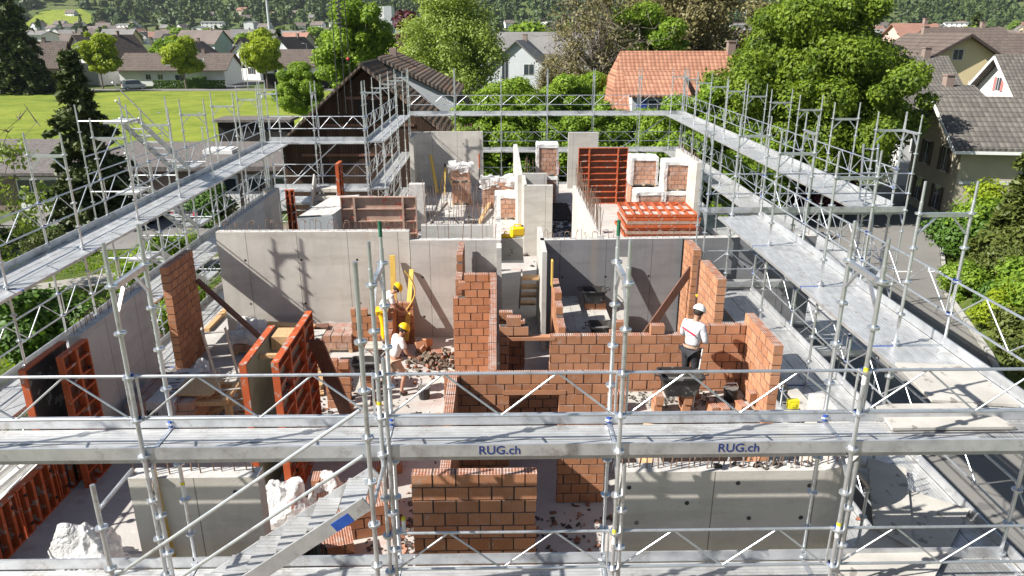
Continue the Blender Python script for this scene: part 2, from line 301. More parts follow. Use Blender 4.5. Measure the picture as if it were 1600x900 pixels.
# ---------------------------------------------------------------- mesh helpers
class MB:
    def __init__(s): s.v = []; s.f = []; s.m = []
    def add(s, vs, fs, mi=0):
        b = len(s.v); s.v += [tuple(q) for q in vs]; s.f += [tuple(b + i for i in f) for f in fs]; s.m += [mi] * len(fs); return s
    def box(s, x0, y0, z0, x1, y1, z1, mi=0, top=None):
        b = len(s.v)
        s.v += [(x0,y0,z0),(x1,y0,z0),(x1,y1,z0),(x0,y1,z0),(x0,y0,z1),(x1,y0,z1),(x1,y1,z1),(x0,y1,z1)]
        s.f += [tuple(b+i for i in q) for q in ((3,2,1,0),(4,5,6,7),(0,1,5,4),(1,2,6,5),(2,3,7,6),(3,0,4,7))]
        s.m += [mi, mi if top is None else top, mi, mi, mi, mi]; return s
    def obox(s, c, size, rot, mi=0):
        """box centred at c, size, rot = Matrix or (rx,ry,rz) degrees"""
        if isinstance(rot, tuple):
            from mathutils import Euler
            rot = Euler([R(a) for a in rot]).to_matrix()
        c = Vector(c); h = [q / 2 for q in size]; pts = []
        for z in (-1, 1):
            for x, y in ((-1,-1),(1,-1),(1,1),(-1,1)): pts.append(c + rot @ Vector((x*h[0], y*h[1], z*h[2])))
        return s.add(pts, [(3,2,1,0),(4,5,6,7),(0,1,5,4),(1,2,6,5),(2,3,7,6),(3,0,4,7)], mi)
    def bar(s, p, q, wd, ht, mi=0):
        p = Vector(p); q = Vector(q); d = q - p; L = d.length
        r = d.to_track_quat('X', 'Z').to_matrix()
        return s.obox((p + q) / 2, (L, wd, ht), r, mi)
    def tube(s, p, q, r, n=8, mi=0, r2=None, cap=True):
        p = Vector(p); q = Vector(q); d = (q - p); r2 = r if r2 is None else r2
        m = d.to_track_quat('Z', 'Y').to_matrix(); pts = []
        for c, rr in ((p, r), (q, r2)):
            for i in range(n):
                a = 2 * math.pi * i / n; pts.append(c + m @ Vector((math.cos(a)*rr, math.sin(a)*rr, 0)))
        fs = [(i, (i+1) % n, n + (i+1) % n, n + i) for i in range(n)]
        if cap: fs += [tuple(range(n-1, -1, -1)), tuple(range(n, 2*n))]
        return s.add(pts, fs, mi)
    def path(s, pts, r, n=5, mi=0):
        for a, b in zip(pts, pts[1:]): s.tube(a, b, r, n, mi)
        return s
    def sphere(s, c, r, n=8, mi=0, jit=0, zs=1):
        c = Vector(c); pts = [c + Vector((0,0,-r*zs))]
        for i in range(1, n // 2):
            t = -math.pi/2 + math.pi * i / (n // 2)
            for j in range(n):
                a = 2*math.pi*j/n; k = 1 + (rnd(-jit, jit) if jit else 0)
                pts.append(c + Vector((math.cos(a)*math.cos(t)*r*k, math.sin(a)*math.cos(t)*r*k, math.sin(t)*r*k*zs)))
        pts.append(c + Vector((0,0,r*zs))); fs = []; L = n//2 - 1
        for j in range(n): fs.append((0, 1+(j+1)%n, 1+j))
        for i in range(L-1):
            for j in range(n): fs.append((1+i*n+j, 1+i*n+(j+1)%n, 1+(i+1)*n+(j+1)%n, 1+(i+1)*n+j))
        e = len(pts)-1
        for j in range(n): fs.append((1+(L-1)*n+j, 1+(L-1)*n+(j+1)%n, e))
        return s.add(pts, fs, mi)
    def prism(s, poly, z0, z1, mi=0, top=None):
        n = len(poly); vs = [(x,y,z0) for x,y in poly] + [(x,y,z1) for x,y in poly]
        s.add(vs, [tuple(range(n-1,-1,-1))] + [(i,(i+1)%n,n+(i+1)%n,n+i) for i in range(n)], mi)
        b = len(s.v) - n; s.f.append(tuple(range(b, b+n))); s.m.append(mi if top is None else top); return s
    def mesh(s, name, mats, smooth=False):
        me = bpy.data.meshes.new(name); me.from_pydata(s.v, [], s.f)
        for m in (mats if isinstance(mats, (list, tuple)) else [mats]): me.materials.append(m)
        me.polygons.foreach_set('material_index', s.m)
        if smooth: me.polygons.foreach_set('use_smooth', [True]*len(s.f))
        me.update(); return me
    def build(s, name, mats, parent=None, loc=None, rotz=0, smooth=False, bev=0):
        o = inst(name, s.mesh(name, mats, smooth), parent, loc, rotz)
        if bev:
            b = o.modifiers.new('edge', 'BEVEL'); b.width = bev; b.segments = 1; b.limit_method = 'ANGLE'
        return o
def inst(name, me, parent=None, loc=None, rotz=0, rot=None):
    o = bpy.data.objects.new(name, me); COL.objects.link(o)
    if loc is not None: o.location = loc
    o.rotation_euler = rot if rot else (0, 0, rotz)
    if parent is not None:
        o.parent = parent; o.matrix_parent_inverse = Matrix.LocRotScale(parent.location, parent.rotation_euler, None).inverted()
    return o
def tag(o, label=None, cat=None, group=None, kind=None):
    for k, v in (('label', label), ('category', cat), ('group', group), ('kind', kind)):
        if v: o[k] = v
    return o
def thing(name, label, cat, loc=(0,0,0), rotz=0, group=None):
    o = bpy.data.objects.new(name, None); COL.objects.link(o); o.location = loc; o.rotation_euler = (0,0,rotz)
    o.empty_display_size = 0.2
    return tag(o, label, cat, group)
def copy_tree(o, parent=None):
    c = o.copy(); COL.objects.link(c)
    if parent is not None: c.parent = parent
    for ch in list(o.children): copy_tree(ch, c)
    return c
def textmesh(body, size, mat, name, parent, mtx, depth=0.002, bold=0.0):
    cu = bpy.data.curves.new(name, 'FONT'); cu.body = body; cu.size = size; cu.extrude = depth; cu.offset = bold
    cu.align_x = 'CENTER'; cu.align_y = 'CENTER'
    t = bpy.data.objects.new('tmp', cu); COL.objects.link(t)
    dg = bpy.context.evaluated_depsgraph_get(); me = bpy.data.meshes.new_from_object(t.evaluated_get(dg))
    bpy.data.objects.remove(t); me.materials.clear(); me.materials.append(mat); me.transform(mtx)
    return inst(name, me, parent)

# ================================================================ THE SETTING
def height(x, y):
    e = 0.0
    if y > 780: e += (y - 780) * 0.055
    if y > 1010: e += (y - 1010) * 0.30
    if y > 1010: e += 14 * math.sin(x / 170.0) * min(1, (y - 1010) / 150) + 8 * math.sin(x / 61.0 + y / 90) * min(1, (y-1010)/150)
    return -3.02 + e
mb = MB()
xs = [-1900,-1500,-1200,-1000] + list(range(-900, 901, 50)) + [1000,1200,1500,1900]
ys = [-120, -40, 0, 20, 45, 80, 130, 200, 300, 450, 600, 700, 780, 850, 930] + list(range(1010, 1900, 60))
nx = len(xs)
mb.add([(x, y, height(x, y)) for y in ys for x in xs], [(j*nx+i, j*nx+i+1, (j+1)*nx+i+1, (j+1)*nx+i) for j in range(len(ys)-1) for i in range(nx-1)])
tag(mb.build('terrain', M['terrain'], smooth=True), kind='structure')
def sheet(name, poly, z, mat, label=None):
    o = MB().add([(x, y, z) for x, y in poly], [tuple(range(len(poly)))]).build(name, mat); return tag(o, kind='structure')
sheet('meadow', [(-190,54.5),(-28,54.5),(-16,57.5),(-17,100),(-20,148),(-190,148)], -3.0, M['meadow'])
sheet('village_road', [(-220,149.5),(-10,148.5),(30,147),(30,152),(-10,153.5),(-220,154.5)], -2.99, M['asphalt'])
sheet('side_road', [(-62,154),(-52,154),(-54,185),(-48,230),(-54,230),(-61,190)], -2.985, M['asphalt'])
sheet('road', [(8.2,-20),(15.6,-20),(15.9,20),(17.6,24),(19.8,30.5),(24.2,38.5),(30,46),(60,60),(60,68),(26,54),(14,52),(11.6,40),(11.4,20)], -2.98, M['asphalt'])
sheet('building_yard', [(-14,-20),(8.2,-20),(11.4,20),(11.6,44),(-13,44)], -2.995, M['dirt'])
sheet('garage_forecourt', [(-30,47),(-30.5,36.5),(-19.5,38.5),(-14.5,40),(-14.5,47)], -2.985, M['asphalt'])
sheet('garden_lawn', [(-36,20),(-13,20),(-13,40),(-19,38.2),(-30,36.4),(-36,36)], -2.99, M['lawn'])
sheet('garden_path', [(-30,27),(-21.5,32.6),(-13.5,37.5),(-13.5,36),(-21,30.6),(-30,24.8)], -2.982, M['path'])
kb = MB()
kp = [(15.6,-20),(15.9,20),(17.6,24),(19.8,30.5),(24.2,38.5),(30,46)]
for a, b in zip(kp, kp[1:]): kb.bar((a[0]+.12,a[1],-2.92), (b[0]+.12,b[1],-2.92), 0.16, 0.16)
tag(kb.build('road_kerb', M['stone']), kind='structure')
mk = MB()
for i in range(7):
    y = 24 + i*2.6; mk.box(14.2+0.16*(y-24)*.8, y, -2.975, 14.35+0.16*(y-24)*.8, y+1.1, -2.971)
for i in range(3): mk.box(17.5+i*1.7, 33.6, -2.975, 18.4+i*1.7, 33.75, -2.971)
tag(mk.build('road_marking', M['netting']), kind='structure')
# sloping planted bank beside the road
bk = MB()
bp = [(15.9,2),(16.1,20),(17.8,24),(20.0,30.5),(24.4,38.5),(28,42)]
pts = []
for (x, y) in bp: pts += [(x+.2, y, -2.97), (x+2.4, y, -1.4), (x+9, y-1, -0.8)]
bk.add(pts, [(3*i, 3*i+1, 3*i+4, 3*i+3) for i in range(5)] + [(3*i+1, 3*i+2, 3*i+5, 3*i+4) for i in range(5)])
tag(bk.build('garden_bank', M['lawn']), kind='structure')
# floor slab on the storey below
sb = MB()
SL = [(-8.15,8.15),(5.15,8.15),(5.15,18.95),(8.85,18.95),(8.85,40.6),(-4.6,40.6),(-4.6,30.4),(-8.55,30.4),(-8.55,18.9),(-8.15,18.9)]
sb.prism(SL, -0.28, 0.0, 0)
tag(sb.build('floor_slab', M['slab']), kind='structure')
st = MB(); SI = [(x*0.985, 8.3 if y < 9 else y-0.05) for x, y in SL]; st.prism(SI, -3.0, -0.283)
t = thing('lower_storey', 'finished concrete lower storey carrying the floor slab of the unfinished building', 'building', (0,20,-3))
st.build('wall', M['conc'], t)

# ================================================================ CONCRETE WALLS
def wall_along(p0, p1, z0, z1, th, mb=None, mi=0, top=1, z1b=None):
    """thick wall between plan points p0->p1, thickness to the left of travel"""
    p0 = Vector(p0); p1 = Vector(p1); d = (p1-p0).normalized(); n = Vector((-d.y, d.x)) * th
    mb = mb or MB(); zb = z1 if z1b is None else z1b
    a, b, c, e = p0, p1, p1+n, p0+n
    vs = [(a.x,a.y,z0),(b.x,b.y,z0),(c.x,c.y,z0),(e.x,e.y,z0),(a.x,a.y,z1),(b.x,b.y,zb),(c.x,c.y,zb),(e.x,e.y,z1)]
    mb.add(vs, [(3,2,1,0),(0,1,5,4),(1,2,6,5),(2,3,7,6),(3,0,4,7)], mi); mb.add(vs[4:], [(0,1,2,3)], top); return mb
starter = {}
def rebar_mesh(h, hook):
    k = (h, hook)
    if k not in starter:
        m = MB()
        if hook: m.path([(0,0,-.05),(0,0,h*.8),(0.03,0,h*.96),(0.08,0,h),(0.13,0,h*.96),(0.15,0,h*.7)], 0.007, 4)
        else: m.tube((0,0,-.05),(0,0,h),0.0095,4)
        starter[k] = m.mesh('starter_bar', M['rebar'])
    return starter[k]
def conc_wall(label, p0, p1, z1, th=0.22, z0=0.0, mat='conc', bars=0, bh=0.25, hook=False, holes=(), group='concrete walls of the new storey', extra=None, bside=0.5, z1b=None):
    p0v = Vector(p0); p1v = Vector(p1); L = (p1v-p0v).length; d = (p1v-p0v).normalized(); n = Vector((-d.y, d.x))
    t = thing('concrete_wall', label, 'concrete wall', (p0[0], p0[1], z0), 0, group)
    mb = wall_along(p0, p1, z0 + 0.003, z1, th, z1b=z1b)
    if extra: extra(mb)
    mb.build('wall_body', [M[mat], M['conc_rim']], t)
    for (s, z) in holes:
        c = p0v + d*s
        MB().tube((c.x - n.x*0.004, c.y - n.y*0.004, z), (c.x + n.x*0.01, c.y + n.y*0.01, z), 0.032, 10).build('tie_hole', M['black'], t)
    for i in range(bars):
        s = (i + 0.5 + rnd(-.15,.15)) / bars * L; f = th * (bside + rnd(-.2, .2))
        c = p0v + d*s + n*f
        o = inst('starter_bar', rebar_mesh(round(bh*random.choice((.8,.9,1,1.1)),3), hook), t, (c.x, c.y, z1 if z1b is None else z1+(z1b-z1)*s/L), rot=(R(rnd(-7,7)), R(rnd(-7,7)), rnd(0,6)))
    return t
def H(L, zs=(0.75, 2.1), step=1.25, off=0.6): return [(off + i*step, z) for i in range(int((L-off)/step)+1) for z in zs]
conc_wall('long pale concrete wall crossed by diagonal scaffold shadows, behind the wrapped pallet', (-7.52,19.1), (-2.39,19.1), 3.03, 0.25, mat='conc_w', bars=34, bh=0.28, hook=True, holes=H(5.1,(1.0,2.25),1.5,.7))
conc_wall('lower pale concrete wall just left of the stepped brick pier', (-2.37,19.06), (0.06,19.06), 2.79, 0.24, mat='conc', bars=8, bh=0.5, holes=H(2.4,(0.6,1.75),1.0,.3))
conc_wall('concrete wall with shade painted into its dark colour, behind the plank platform and mortar tub', (1.14,19.12), (5.02,19.24), 2.76, 0.24, mat='conc_shade', bars=26, bh=0.22, hook=True, holes=H(3.8,(1.7,),1.2,.6))
conc_wall('dark concrete wall continuing right under the raised scaffold deck', (5.05,19.3), (8.8,19.5), 2.74, 0.24, mat='conc_shade', bars=10, bh=0.25, holes=H(3.4,(1.9,),1.2,.6))
conc_wall('narrow concrete wall bounding the right side of the stair well', (1.12,18.0), (1.12,20.6), 2.76, 0.0 - 0.12, mat='conc', bars=0)
conc_wall('concrete wall bounding the left side of the stair well', (0.08,18.6), (0.08,24.6), 2.7, 0.13, mat='conc', bars=0)
conc_wall('low concrete cross wall behind a thicket of long rebar', (-2.3,21.3), (-0.15,21.3), 2.62, 0.22, mat='conc', bars=26, bh=1.25, holes=())
conc_wall('left side concrete wall with rough top at the slab edge', (-7.86,12.86), (-7.86,15.62), 2.7, 0.22, mat='conc', bars=20, bh=0.26, hook=True, bside=0.6)
conc_wall('front concrete wall below the left scaffold bays with a yellow timber strip', (-4.78,8.2), (-3.12,8.2), 2.67, 0.24, z0=-0.29, mat='conc_w', bars=12, bh=0.3, holes=H(1.6,(1.35,2.45),1.05,.3))
def curve(mb):
    cx, cy, r = 4.25, 8.95, 0.75
    prev = (cx, cy-r)
    for i in range(1, 11):
        a = -math.pi/2 + i/10*math.pi/2; q = (cx + r*math.cos(a), cy + r*math.sin(a))
        wall_along(prev, q, -0.287, 2.68 + 0.012*i, 0.22, mb, z1b=2.68+.012*(i+1)); prev = q
    wall_along(prev, (5.0, 10.1), -0.287, 2.81, 0.22, mb)
cw = conc_wall('front concrete wall with rounded right corner below the scaffold decks', (1.57,8.2), (4.25,8.2), 2.68, 0.22, z0=-0.29, mat='conc_w', bars=34, bh=0.5, holes=[(0.25,1.9),(0.12,2.45),(1.55,2.5),(1.75,1.95),(2.5,2.45),(2.45,1.95),(0.9,2.2)], extra=curve)
for i in range(7):
    a = -math.pi/2 + (i+.5)/7*math.pi/2
    inst('starter_bar', rebar_mesh(0.4, False), cw, (4.25+0.64*math.cos(a), 8.95+0.64*math.sin(a), 2.76))
conc_wall('left rear concrete wall seen edge on, ending in a dark formwork post', (-7.9,20.6), (-7.9,26.2), 2.7, 0.2, bars=22, bh=0.35, hook=True)
conc_wall('short left rear concrete wall facing the viewer behind the long wall', (-8.5,26.4), (-7.95,26.4), 2.7, 0.2)
def far_u(mb):
    prev = (-3.35, 40.2)
    for i in range(1, 7):
        a = math.pi/2 + i/6*math.pi/2; q = (-3.35 + 0.95*math.cos(a), 39.25 + 0.95*math.sin(a))
        wall_along(q, prev, 0.003, 2.95, 0.2, mb); prev = q
    wall_along((-4.3, 37.9), prev, 0.003, 2.95, 0.2, mb)
conc_wall('tall pale concrete wall with curved left end at the back, tripods leaning on it', (-3.35,40.2), (-0.8,40.2), 2.95, 0.2, mat='conc_w', bars=24, bh=0.45, holes=H(2.4,(1.0,2.3),1.1,.4), extra=far_u)
conc_wall('pale concrete wall standing behind the upright orange formwork', (3.75,39.4), (5.35,39.4), 2.98, 0.2, mat='conc_w')
conc_wall('low dark concrete wall section with a black opening beside the orange panel', (5.4,39.8), (8.5,39.8), 0.9, 0.2, mat='conc')
conc_wall('long white sunlit concrete wall running away beside the brick pallets of the stair core', (0.98,28.9), (0.98,37.3), 2.7, 0.2, mat='conc_w')
conc_wall('broad pale concrete front of the stair core with a curved shadow', (0.98,26.8), (2.02,26.8), 2.7, 0.2, mat='conc_w')
conc_wall('thin concrete side of the stair core box', (0.95,26.83), (0.95,28.9), 2.7, 0.0-0.12, mat='conc_w')
conc_wall('small ribbed concrete cross wall inside the stair core', (1.0,29.1), (1.95,29.1), 2.72, 0.2, mat='conc', bars=8, bh=0.6)
conc_wall('sunlit white concrete wall with tall rebar along its top, left of the stacked formwork', (2.98,19.7), (2.98,26.8), 2.7, 0.22, mat='conc_w', bars=60, bh=0.85, bside=-.4 + .9)
conc_wall('pale concrete wall end standing right of the wrapped brick pallets', (8.8,31.6), (8.8,35.6), 2.7, 0.2, mat='conc_w', bars=18, bh=0.35)
conc_wall('low concrete parapet at the far left behind the rusty formwork', (-7.8,30.0), (-4.8,30.0), 1.1, 0.2, mat='conc')

# ================================================================ BRICK WALLS
def cuts(s0, s1, z0, z1, ops):
    seg = [(s0, s1)]
    for (a, b, c, d) in ops:
        if min(z1, d) - max(z0, c) < 0.06: continue
        out = []
        for (p, q) in seg:
            if b <= p or a >= q: out.append((p, q)); continue
            if a > p: out.append((p, a))
            if b < q: out.append((b, q))
        seg = out
    return [(p, q) for p, q in seg if q - p > 0.03]
def bricks(mb, L, z0, prof, th, ops=(), bl=0.30, bh=0.20, seed=0):
    rr = random.Random(seed + 11); z = z0; c = 0
    zmax = max(p[2] for p in prof)
    while z < zmax - 0.02:
        s = -(bl/2 if c % 2 else 0) - rr.uniform(0, .02)
        while s < L:
            e = s + bl
            for (p, q) in cuts(max(0, s), min(L, e), z, z+bh, ops):
                top = 0
                mid = (p+q)/2
                for (a, b, h) in prof:
                    if a - 1e-6 <= mid <= b + 1e-6: top = h
                if z + 0.1 > top: continue
                h1 = bh
                jx = rr.choice((0.007, 0.008, 0.009, 0.015)); jy = rr.uniform(-.003, .003); last = z + bh + .1 > top
                mb.box(p+jx, jy, z+0.011, q-jx, th+jy, z+h1-0.009, 0, 1)
                
                def there(u):
                    if u < 0 or u > L or any(o_[0] < u < o_[1] and o_[2] < z+.1 < o_[3] for o_ in ops): return False
                    return z + 0.1 <= max([h for (a_, b_, h) in prof if a_ - bl/2 <= u <= b_ + bl/2] + [0]) and z + 0.1 <= min([h for (a_, b_, h) in prof if a_ - bl/2 <= u <= b_ + bl/2] + [99])
                ea = .001 if there(p-.05) else .024; eb = .001 if there(q+.05) else .024
                if q-p > .1: mb.box(p+ea, 0.012, z+.0012, q-eb, th-0.012, z+h1-(0.012 if last else 0.001), 2)
            s = e
        z += bh; c += 1
    return mb
def brick_wall(label, p0, p1, th, z0, prof, ops=(), mat='brick', seed=0, lintel=(), name='brick_wall'):
    p0v = Vector(p0); d = Vector(p1) - p0v; L = d.length; a = math.atan2(d.y, d.x)
    if isinstance(prof, (int, float)): prof = [(0, L, prof)]
    mb = bricks(MB(), L, z0, prof, th, ops, seed=seed)
    o = mb.build(name, [M[mat], M['btop'], M['mortar']], None, (p0[0], p0[1], 0), a)
    tag(o, label, 'brick wall', 'red clay block walls under construction')
    for (s0, s1, za, zb) in lintel:
        q = MB().box(s0-.12, -.006, za, s1+.12, th+.006, zb).build('lintel', M['brick2'], None); q.parent = o
    return o
brick_wall('front brick wall seen through the scaffold, its perforated top row exposed', (-1.16,8.2), (0.49,8.2), 0.15, -0.32+.0, 2.68, seed=1)
brick_wall('low middle brick wall with a lintelled door opening and a shaft of sun', (-0.95,11.3), (1.87,11.3), 0.15, 0.0, [(0,2.0,2.6),(2.0,2.82,2.6)], ops=[(1.13,1.97,0.0,2.2),(-.1,.0,0,3)], seed=2, lintel=[(1.13,1.97,2.2,2.28)])
brick_wall('narrow brick wall end left of the middle door opening, running towards the scaffold', (-0.71,8.5), (-0.71,11.29), 0.15, 0.0, [(0,1.3,2.2),(1.3,3,2.6)], seed=3)
brick_wall('slim brick wall running back from the middle wall, top row full of holes', (-0.05,11.47), (-0.05,16.7), 0.14, 0.0, [(0,5.3,2.6)], seed=4)
brick_wall('tall stepped brick pier in front of the pale concrete wall', (-1.12,16.72), (-0.06,16.72), 0.15, 0.0, [(0,0.2,2.0),(0.2,0.36,2.4),(0.36,1.06,2.6)], seed=5)
brick_wall('ragged brick return behind the stepped pier, touching the concrete', (-0.9,16.95), (-0.9,18.95), 0.15, 0.0, [(0,0.7,2.4),(0.7,2.0,2.8)], seed=15)
brick_wall('long brick wall the white-helmeted mason is building, with an unfinished window gap', (-0.0,13.4), (4.9,13.4), 0.15, 0.0, [(0,0.1,2.6),(0.1,0.45,2.8),(0.45,1.0,2.4),(1.0,3.9,2.4),(3.9,4.9,2.6)], ops=[(0.2,1.0,1.5,2.3)], seed=6, mat='brick2', lintel=[(0.2,1.0,2.3,2.37)])
brick_wall('brick side wall right of the mason, lit orange on its inner face', (5.08,11.95), (5.08,13.6), 0.17, 0.0, [(0,1.7,2.7)], seed=7, mat='brick2')
brick_wall('free-standing sunlit brick slab wall behind the mason', (5.15,15.65), (5.15,17.15), 0.2, 0.0, 2.8, seed=8, mat='brick2')
brick_wall('narrow brick column against the dark concrete wall, propped by a plank', (5.2,18.0), (5.2,19.0), 0.2, 0.0, 2.8, seed=9)
brick_wall('left brick wall beside the concrete side wall, held by a dark prop', (-7.85,16.75), (-7.85,18.3), 0.18, 0.0, [(0,1.6,2.8)], seed=10)
brick_wall('stepped stub of brick wall beside the stair well with a yellow board on it', (1.5,14.4), (1.5,17.6), 0.16, 0.0, [(0,0.9,1.6),(0.9,1.6,1.8),(1.6,2.2,2.0),(2.2,3.2,2.2)], seed=11)
brick_wall('short stepped brick stub left of the window gap', (-0.0,14.2), (0.55,14.2), 0.15, 0.0, [(0,.3,2.6),(.3,.6,2.4)], seed=12)

# ================================================================ SCAFFOLD
BL = 2.57; FW = 0.73
def post(mb, x, y, z0, z1, n=8, r=0.0242):
    mb.tube((x,y,z0),(x,y,z1), r, n)
def rosette(mb, x, y, z, n=8): mb.tube((x,y,z-.012),(x,y,z+.012), 0.062, n, 0); 
def frame_mesh(top, n=8, tags=False):
    """frame in the local Y direction: outer post at y=0, inner at y=FW, from z=0"""
    mb = MB(); h = 2.45 if top else 2.02
    for y in (0, FW):
        post(mb, 0, y, 0, h - (0.28 if top else 0), n)
        if top: mb.tube((0,y,h-.28),(0,y,h),0.019,n)
        for z in (0.0+.06, 0.5, 1.0, 1.5): rosette(mb, 0, y, z, n)
        if top: rosette(mb, 0, y, 2.0, n)
        mb.tube((0,y,0.0),(0,y,0.09),0.031,n)
    zt = 1.98
    mb.box(-.024, 0.024, zt-.03, .024, FW-.024, zt+.03)
    mb.bar((0,0.02,zt-.28),(0,0.26,zt-.02),0.035,0.02); mb.bar((0,FW-.02,zt-.28),(0,FW-.26,zt-.02),0.035,0.02)
    return mb.mesh('scaffold_frame', [M['galv']])
FR = {(t, n): frame_mesh(t, n) for t in (0, 1) for n in (6, 10)}
def lattice_mesh(L, n=6):
    mb = MB()
    for z in (0.5, 1.0): mb.tube((0.02,0,z),(L-.02,0,z),0.017,n)
    k = 4 if L > 1.5 else 2
    st_ = (L-.16)/k
    for i in range(k):
        a = 0.08+i*st_; b = a+st_
        za, zb = ((.5, 1.0) if i % 2 == 0 else (1.0, .5))
        mb.tube((a,0,za),(b,0,zb),0.011,n)
    mb.tube((0.06,0,.48),(0.06,0,1.02),0.013,n); mb.tube((L-.06,0,.48),(L-.06,0,1.02),0.013,n)
    for x in (0.0, L): 
        for z in (.5, 1.0): mb.box(x-.03,-.02,z-.03,x+.03,.02,z+.03, 1)
    return mb.mesh('guard_lattice', [M['galv'], M['blue_tag']])
def plank_mesh(L, wd=0.32):
    mb = MB(); mb.box(0.03, 0.006, -0.055, L-.03, wd-.006, 0.0, 0); mb.box(.005,.02,-.045,.03,wd-.02,-.012,1); mb.box(L-.03,.02,-.045,L-.005,wd-.02,-.012,1)
    return mb.mesh('deck_plank', [M['deck'], M['blue_tag']])
def toe_mesh(L):
    mb = MB(); mb.box(0.02,-.014,0.004,L-.02,.012,0.15); mb.box(0.0,-.02,0.02,0.03,.018,.10); mb.box(L-.03,-.018,0.02,L,.018,.10)
    return mb.mesh('toe_board', [M['toe']])
_c = {}
def cm(f, *a):
    k = (f.__name__,) + tuple(round(x, 3) if isinstance(x, float) else x for x in a)
    if k not in _c: _c[k] = f(*a)
    return _c[k]
jack = MB().tube((0,0,0),(0,0,.7),.019,6).box(-.075,-.075,0,.075,.075,.012).mesh('base_jack', M['galv'])
def run(label, p0, p1, levels, inward, hi=False, top=True, widths=(0.32,0.32), skip_guard=(), frames_top=None, toes=True, inner_toe=False, first=True, last=True, skip_frame=(), base=True):
    """scaffold run whose outer post line goes p0->p1; inward = unit vector to the building"""
    p0 = Vector(p0); p1 = Vector(p1); d = p1-p0; L = d.length; n = max(1, round(L/BL)); bl = L/n; u = d/L; iv = Vector(inward)
    ang = math.atan2(u.y, u.x)
    flip = (Vector((-u.y, u.x)).dot(iv) < 0)
    if flip: p0, p1 = p1, p0; u = -u; ang += math.pi
    t = thing('scaffold', label, 'scaffold', (p0.x, p0.y, -3), 0, 'aluminium and steel scaffold round the building')
    q = 10 if hi else 6
    for i in range(n+1):
        if (i == 0 and not (last if flip else first)) or (i == n and not (first if flip else last)): continue
        p = p0 + u*bl*i
        zz = min(levels)
        if base:
            for y in (0, FW):
                c = p + iv*y; inst('base_jack', jack, t, (c.x, c.y, -3.0))
            k = -2.3
            while k < max(levels) - .1:
                inst('scaffold_frame', FR[(0,q)], t, (p.x, p.y, k), ang); k += 2
        if top: inst('scaffold_frame', FR[(1,q)], t, (p.x, p.y, max(levels)), ang)
    for lv in levels:
        for i in range(n):
            p = p0 + u*bl*i; off = 0.04
            for wd in widths:
                c = p + iv*off; inst('deck_plank', cm(plank_mesh, bl, wd), t, (c.x, c.y, lv), ang); off += wd + 0.006
            c = p - iv*0.0
            if toes:
                cc = p + iv*0.03; inst('toe_board', cm(toe_mesh, bl), t, (cc.x, cc.y, lv+.002), ang)
            if inner_toe:
                cc = p + iv*(FW-.02); inst('toe_board', cm(toe_mesh, bl), t, (cc.x, cc.y, lv+.002), ang)
            if (lv, i) not in skip_guard:
                cc = p + iv*0.03; inst('guard_lattice', cm(lattice_mesh, bl, q), t, (cc.x, cc.y, lv), ang)
    return t
LV = (-0.3, 1.7, 3.7)
front = run('front scaffold nearest the viewer, carrying two lettered toe boards', (-8.98,6.97), (6.44,6.97), LV, (0,1), hi=True, inner_toe=True, widths=(.32,.32), skip_guard=[(1.7,1),(1.7,2),(-.3,1)])
left = run('long left scaffold with its deck running away past the conifer', (-9.55,7.5), (-9.62,30.7), LV, (1,0), hi=True, widths=(.32,.32,.32), first=True)
run('near right scaffold with bright wide deck above the road', (6.58,7.2), (6.58,17.9), LV, (-1,0), hi=True, widths=(.32,.32,.4), first=False)
rf = run('far right scaffold in front of the big leafy chestnut', (10.4,18.9), (10.4,41.9), LV, (-1,0), widths=(.32,.32,.4))
run('short cross scaffold linking the near and far right runs', (10.4,18.2), (5.3,18.2), LV, (0,1), widths=(.32,.32), hi=False, top=True)
run('back scaffold in front of the red tiled house', (-4.9,42.05), (10.4,42.05), LV, (0,-1), widths=(.32,.32))
run('back left scaffold turning the corner at the dark barn', (-5.55,31.3), (-5.55,41.3), LV, (1,0), widths=(.32,.32,.1))
run('short rear scaffold in front of the barn gable', (-9.6,31.6), (-5.5,31.6), LV, (0,-1), widths=(.32,.32))
# parts on the front run
for cx in (0.0, 2.62):
    mt = Matrix.Translation((cx, 6.97+.03-.0165, 3.7+.078)) @ Matrix.Rotation(R(90), 4, 'X')
    textmesh('RUG.ch', 0.145, M['logo'], 'lettering', front, mt, 0.0012, 0.0016)
for px in (-3.84, -1.27, 1.30, 3.87, 6.44):                     # second standards, lower frames set beside the joints
    o = MB(); post(o, px+.07, 6.97, 1.7, 4.9 if px in (-1.27,) else 3.6, 10)
    for z in (2.0, 2.5, 3.0): rosette(o, px+.07, 6.97, z, 10)
    o.build('standard', M['galv'], front)
for px, y in ((-3.84,7.7),(-1.27,7.7),(1.3,7.7),(3.87,7.7)):
    MB().tube((px,y,3.72),(px,y,3.80),.05,8).box(px-.06,y-.03,3.62,px+.06,y+.03,3.68).build('coupler', M['blue_tag'], front)
for px, z, y in ((-3.84,2.75,7.7),(1.30,2.55,6.97),(3.87,2.6,6.97),(-1.20,2.2,7.7),(6.44,5.0,6.97),(3.87,4.55,6.97),(-1.27,4.2,6.97)):
    MB().tube((px,y,z),(px,y,z+.16),.0255,10).tube((px,y,z+.16),(px,y,z+.2),.026,10,1).build('sticker', [M['white_tag'], M['yellow_tag']], front)
for px in (-1.27, 1.30): MB().tube((px,7.7,6.0),(px,7.7,6.17),.0205,8).build('green_spigot', M['green_tag'], front)
MB().box(3.42,7.70,3.86,3.55,7.76,3.97).box(3.46,7.69,3.89,3.51,7.77,3.93).build('yellow_clip', M['yellow_tag'], front)
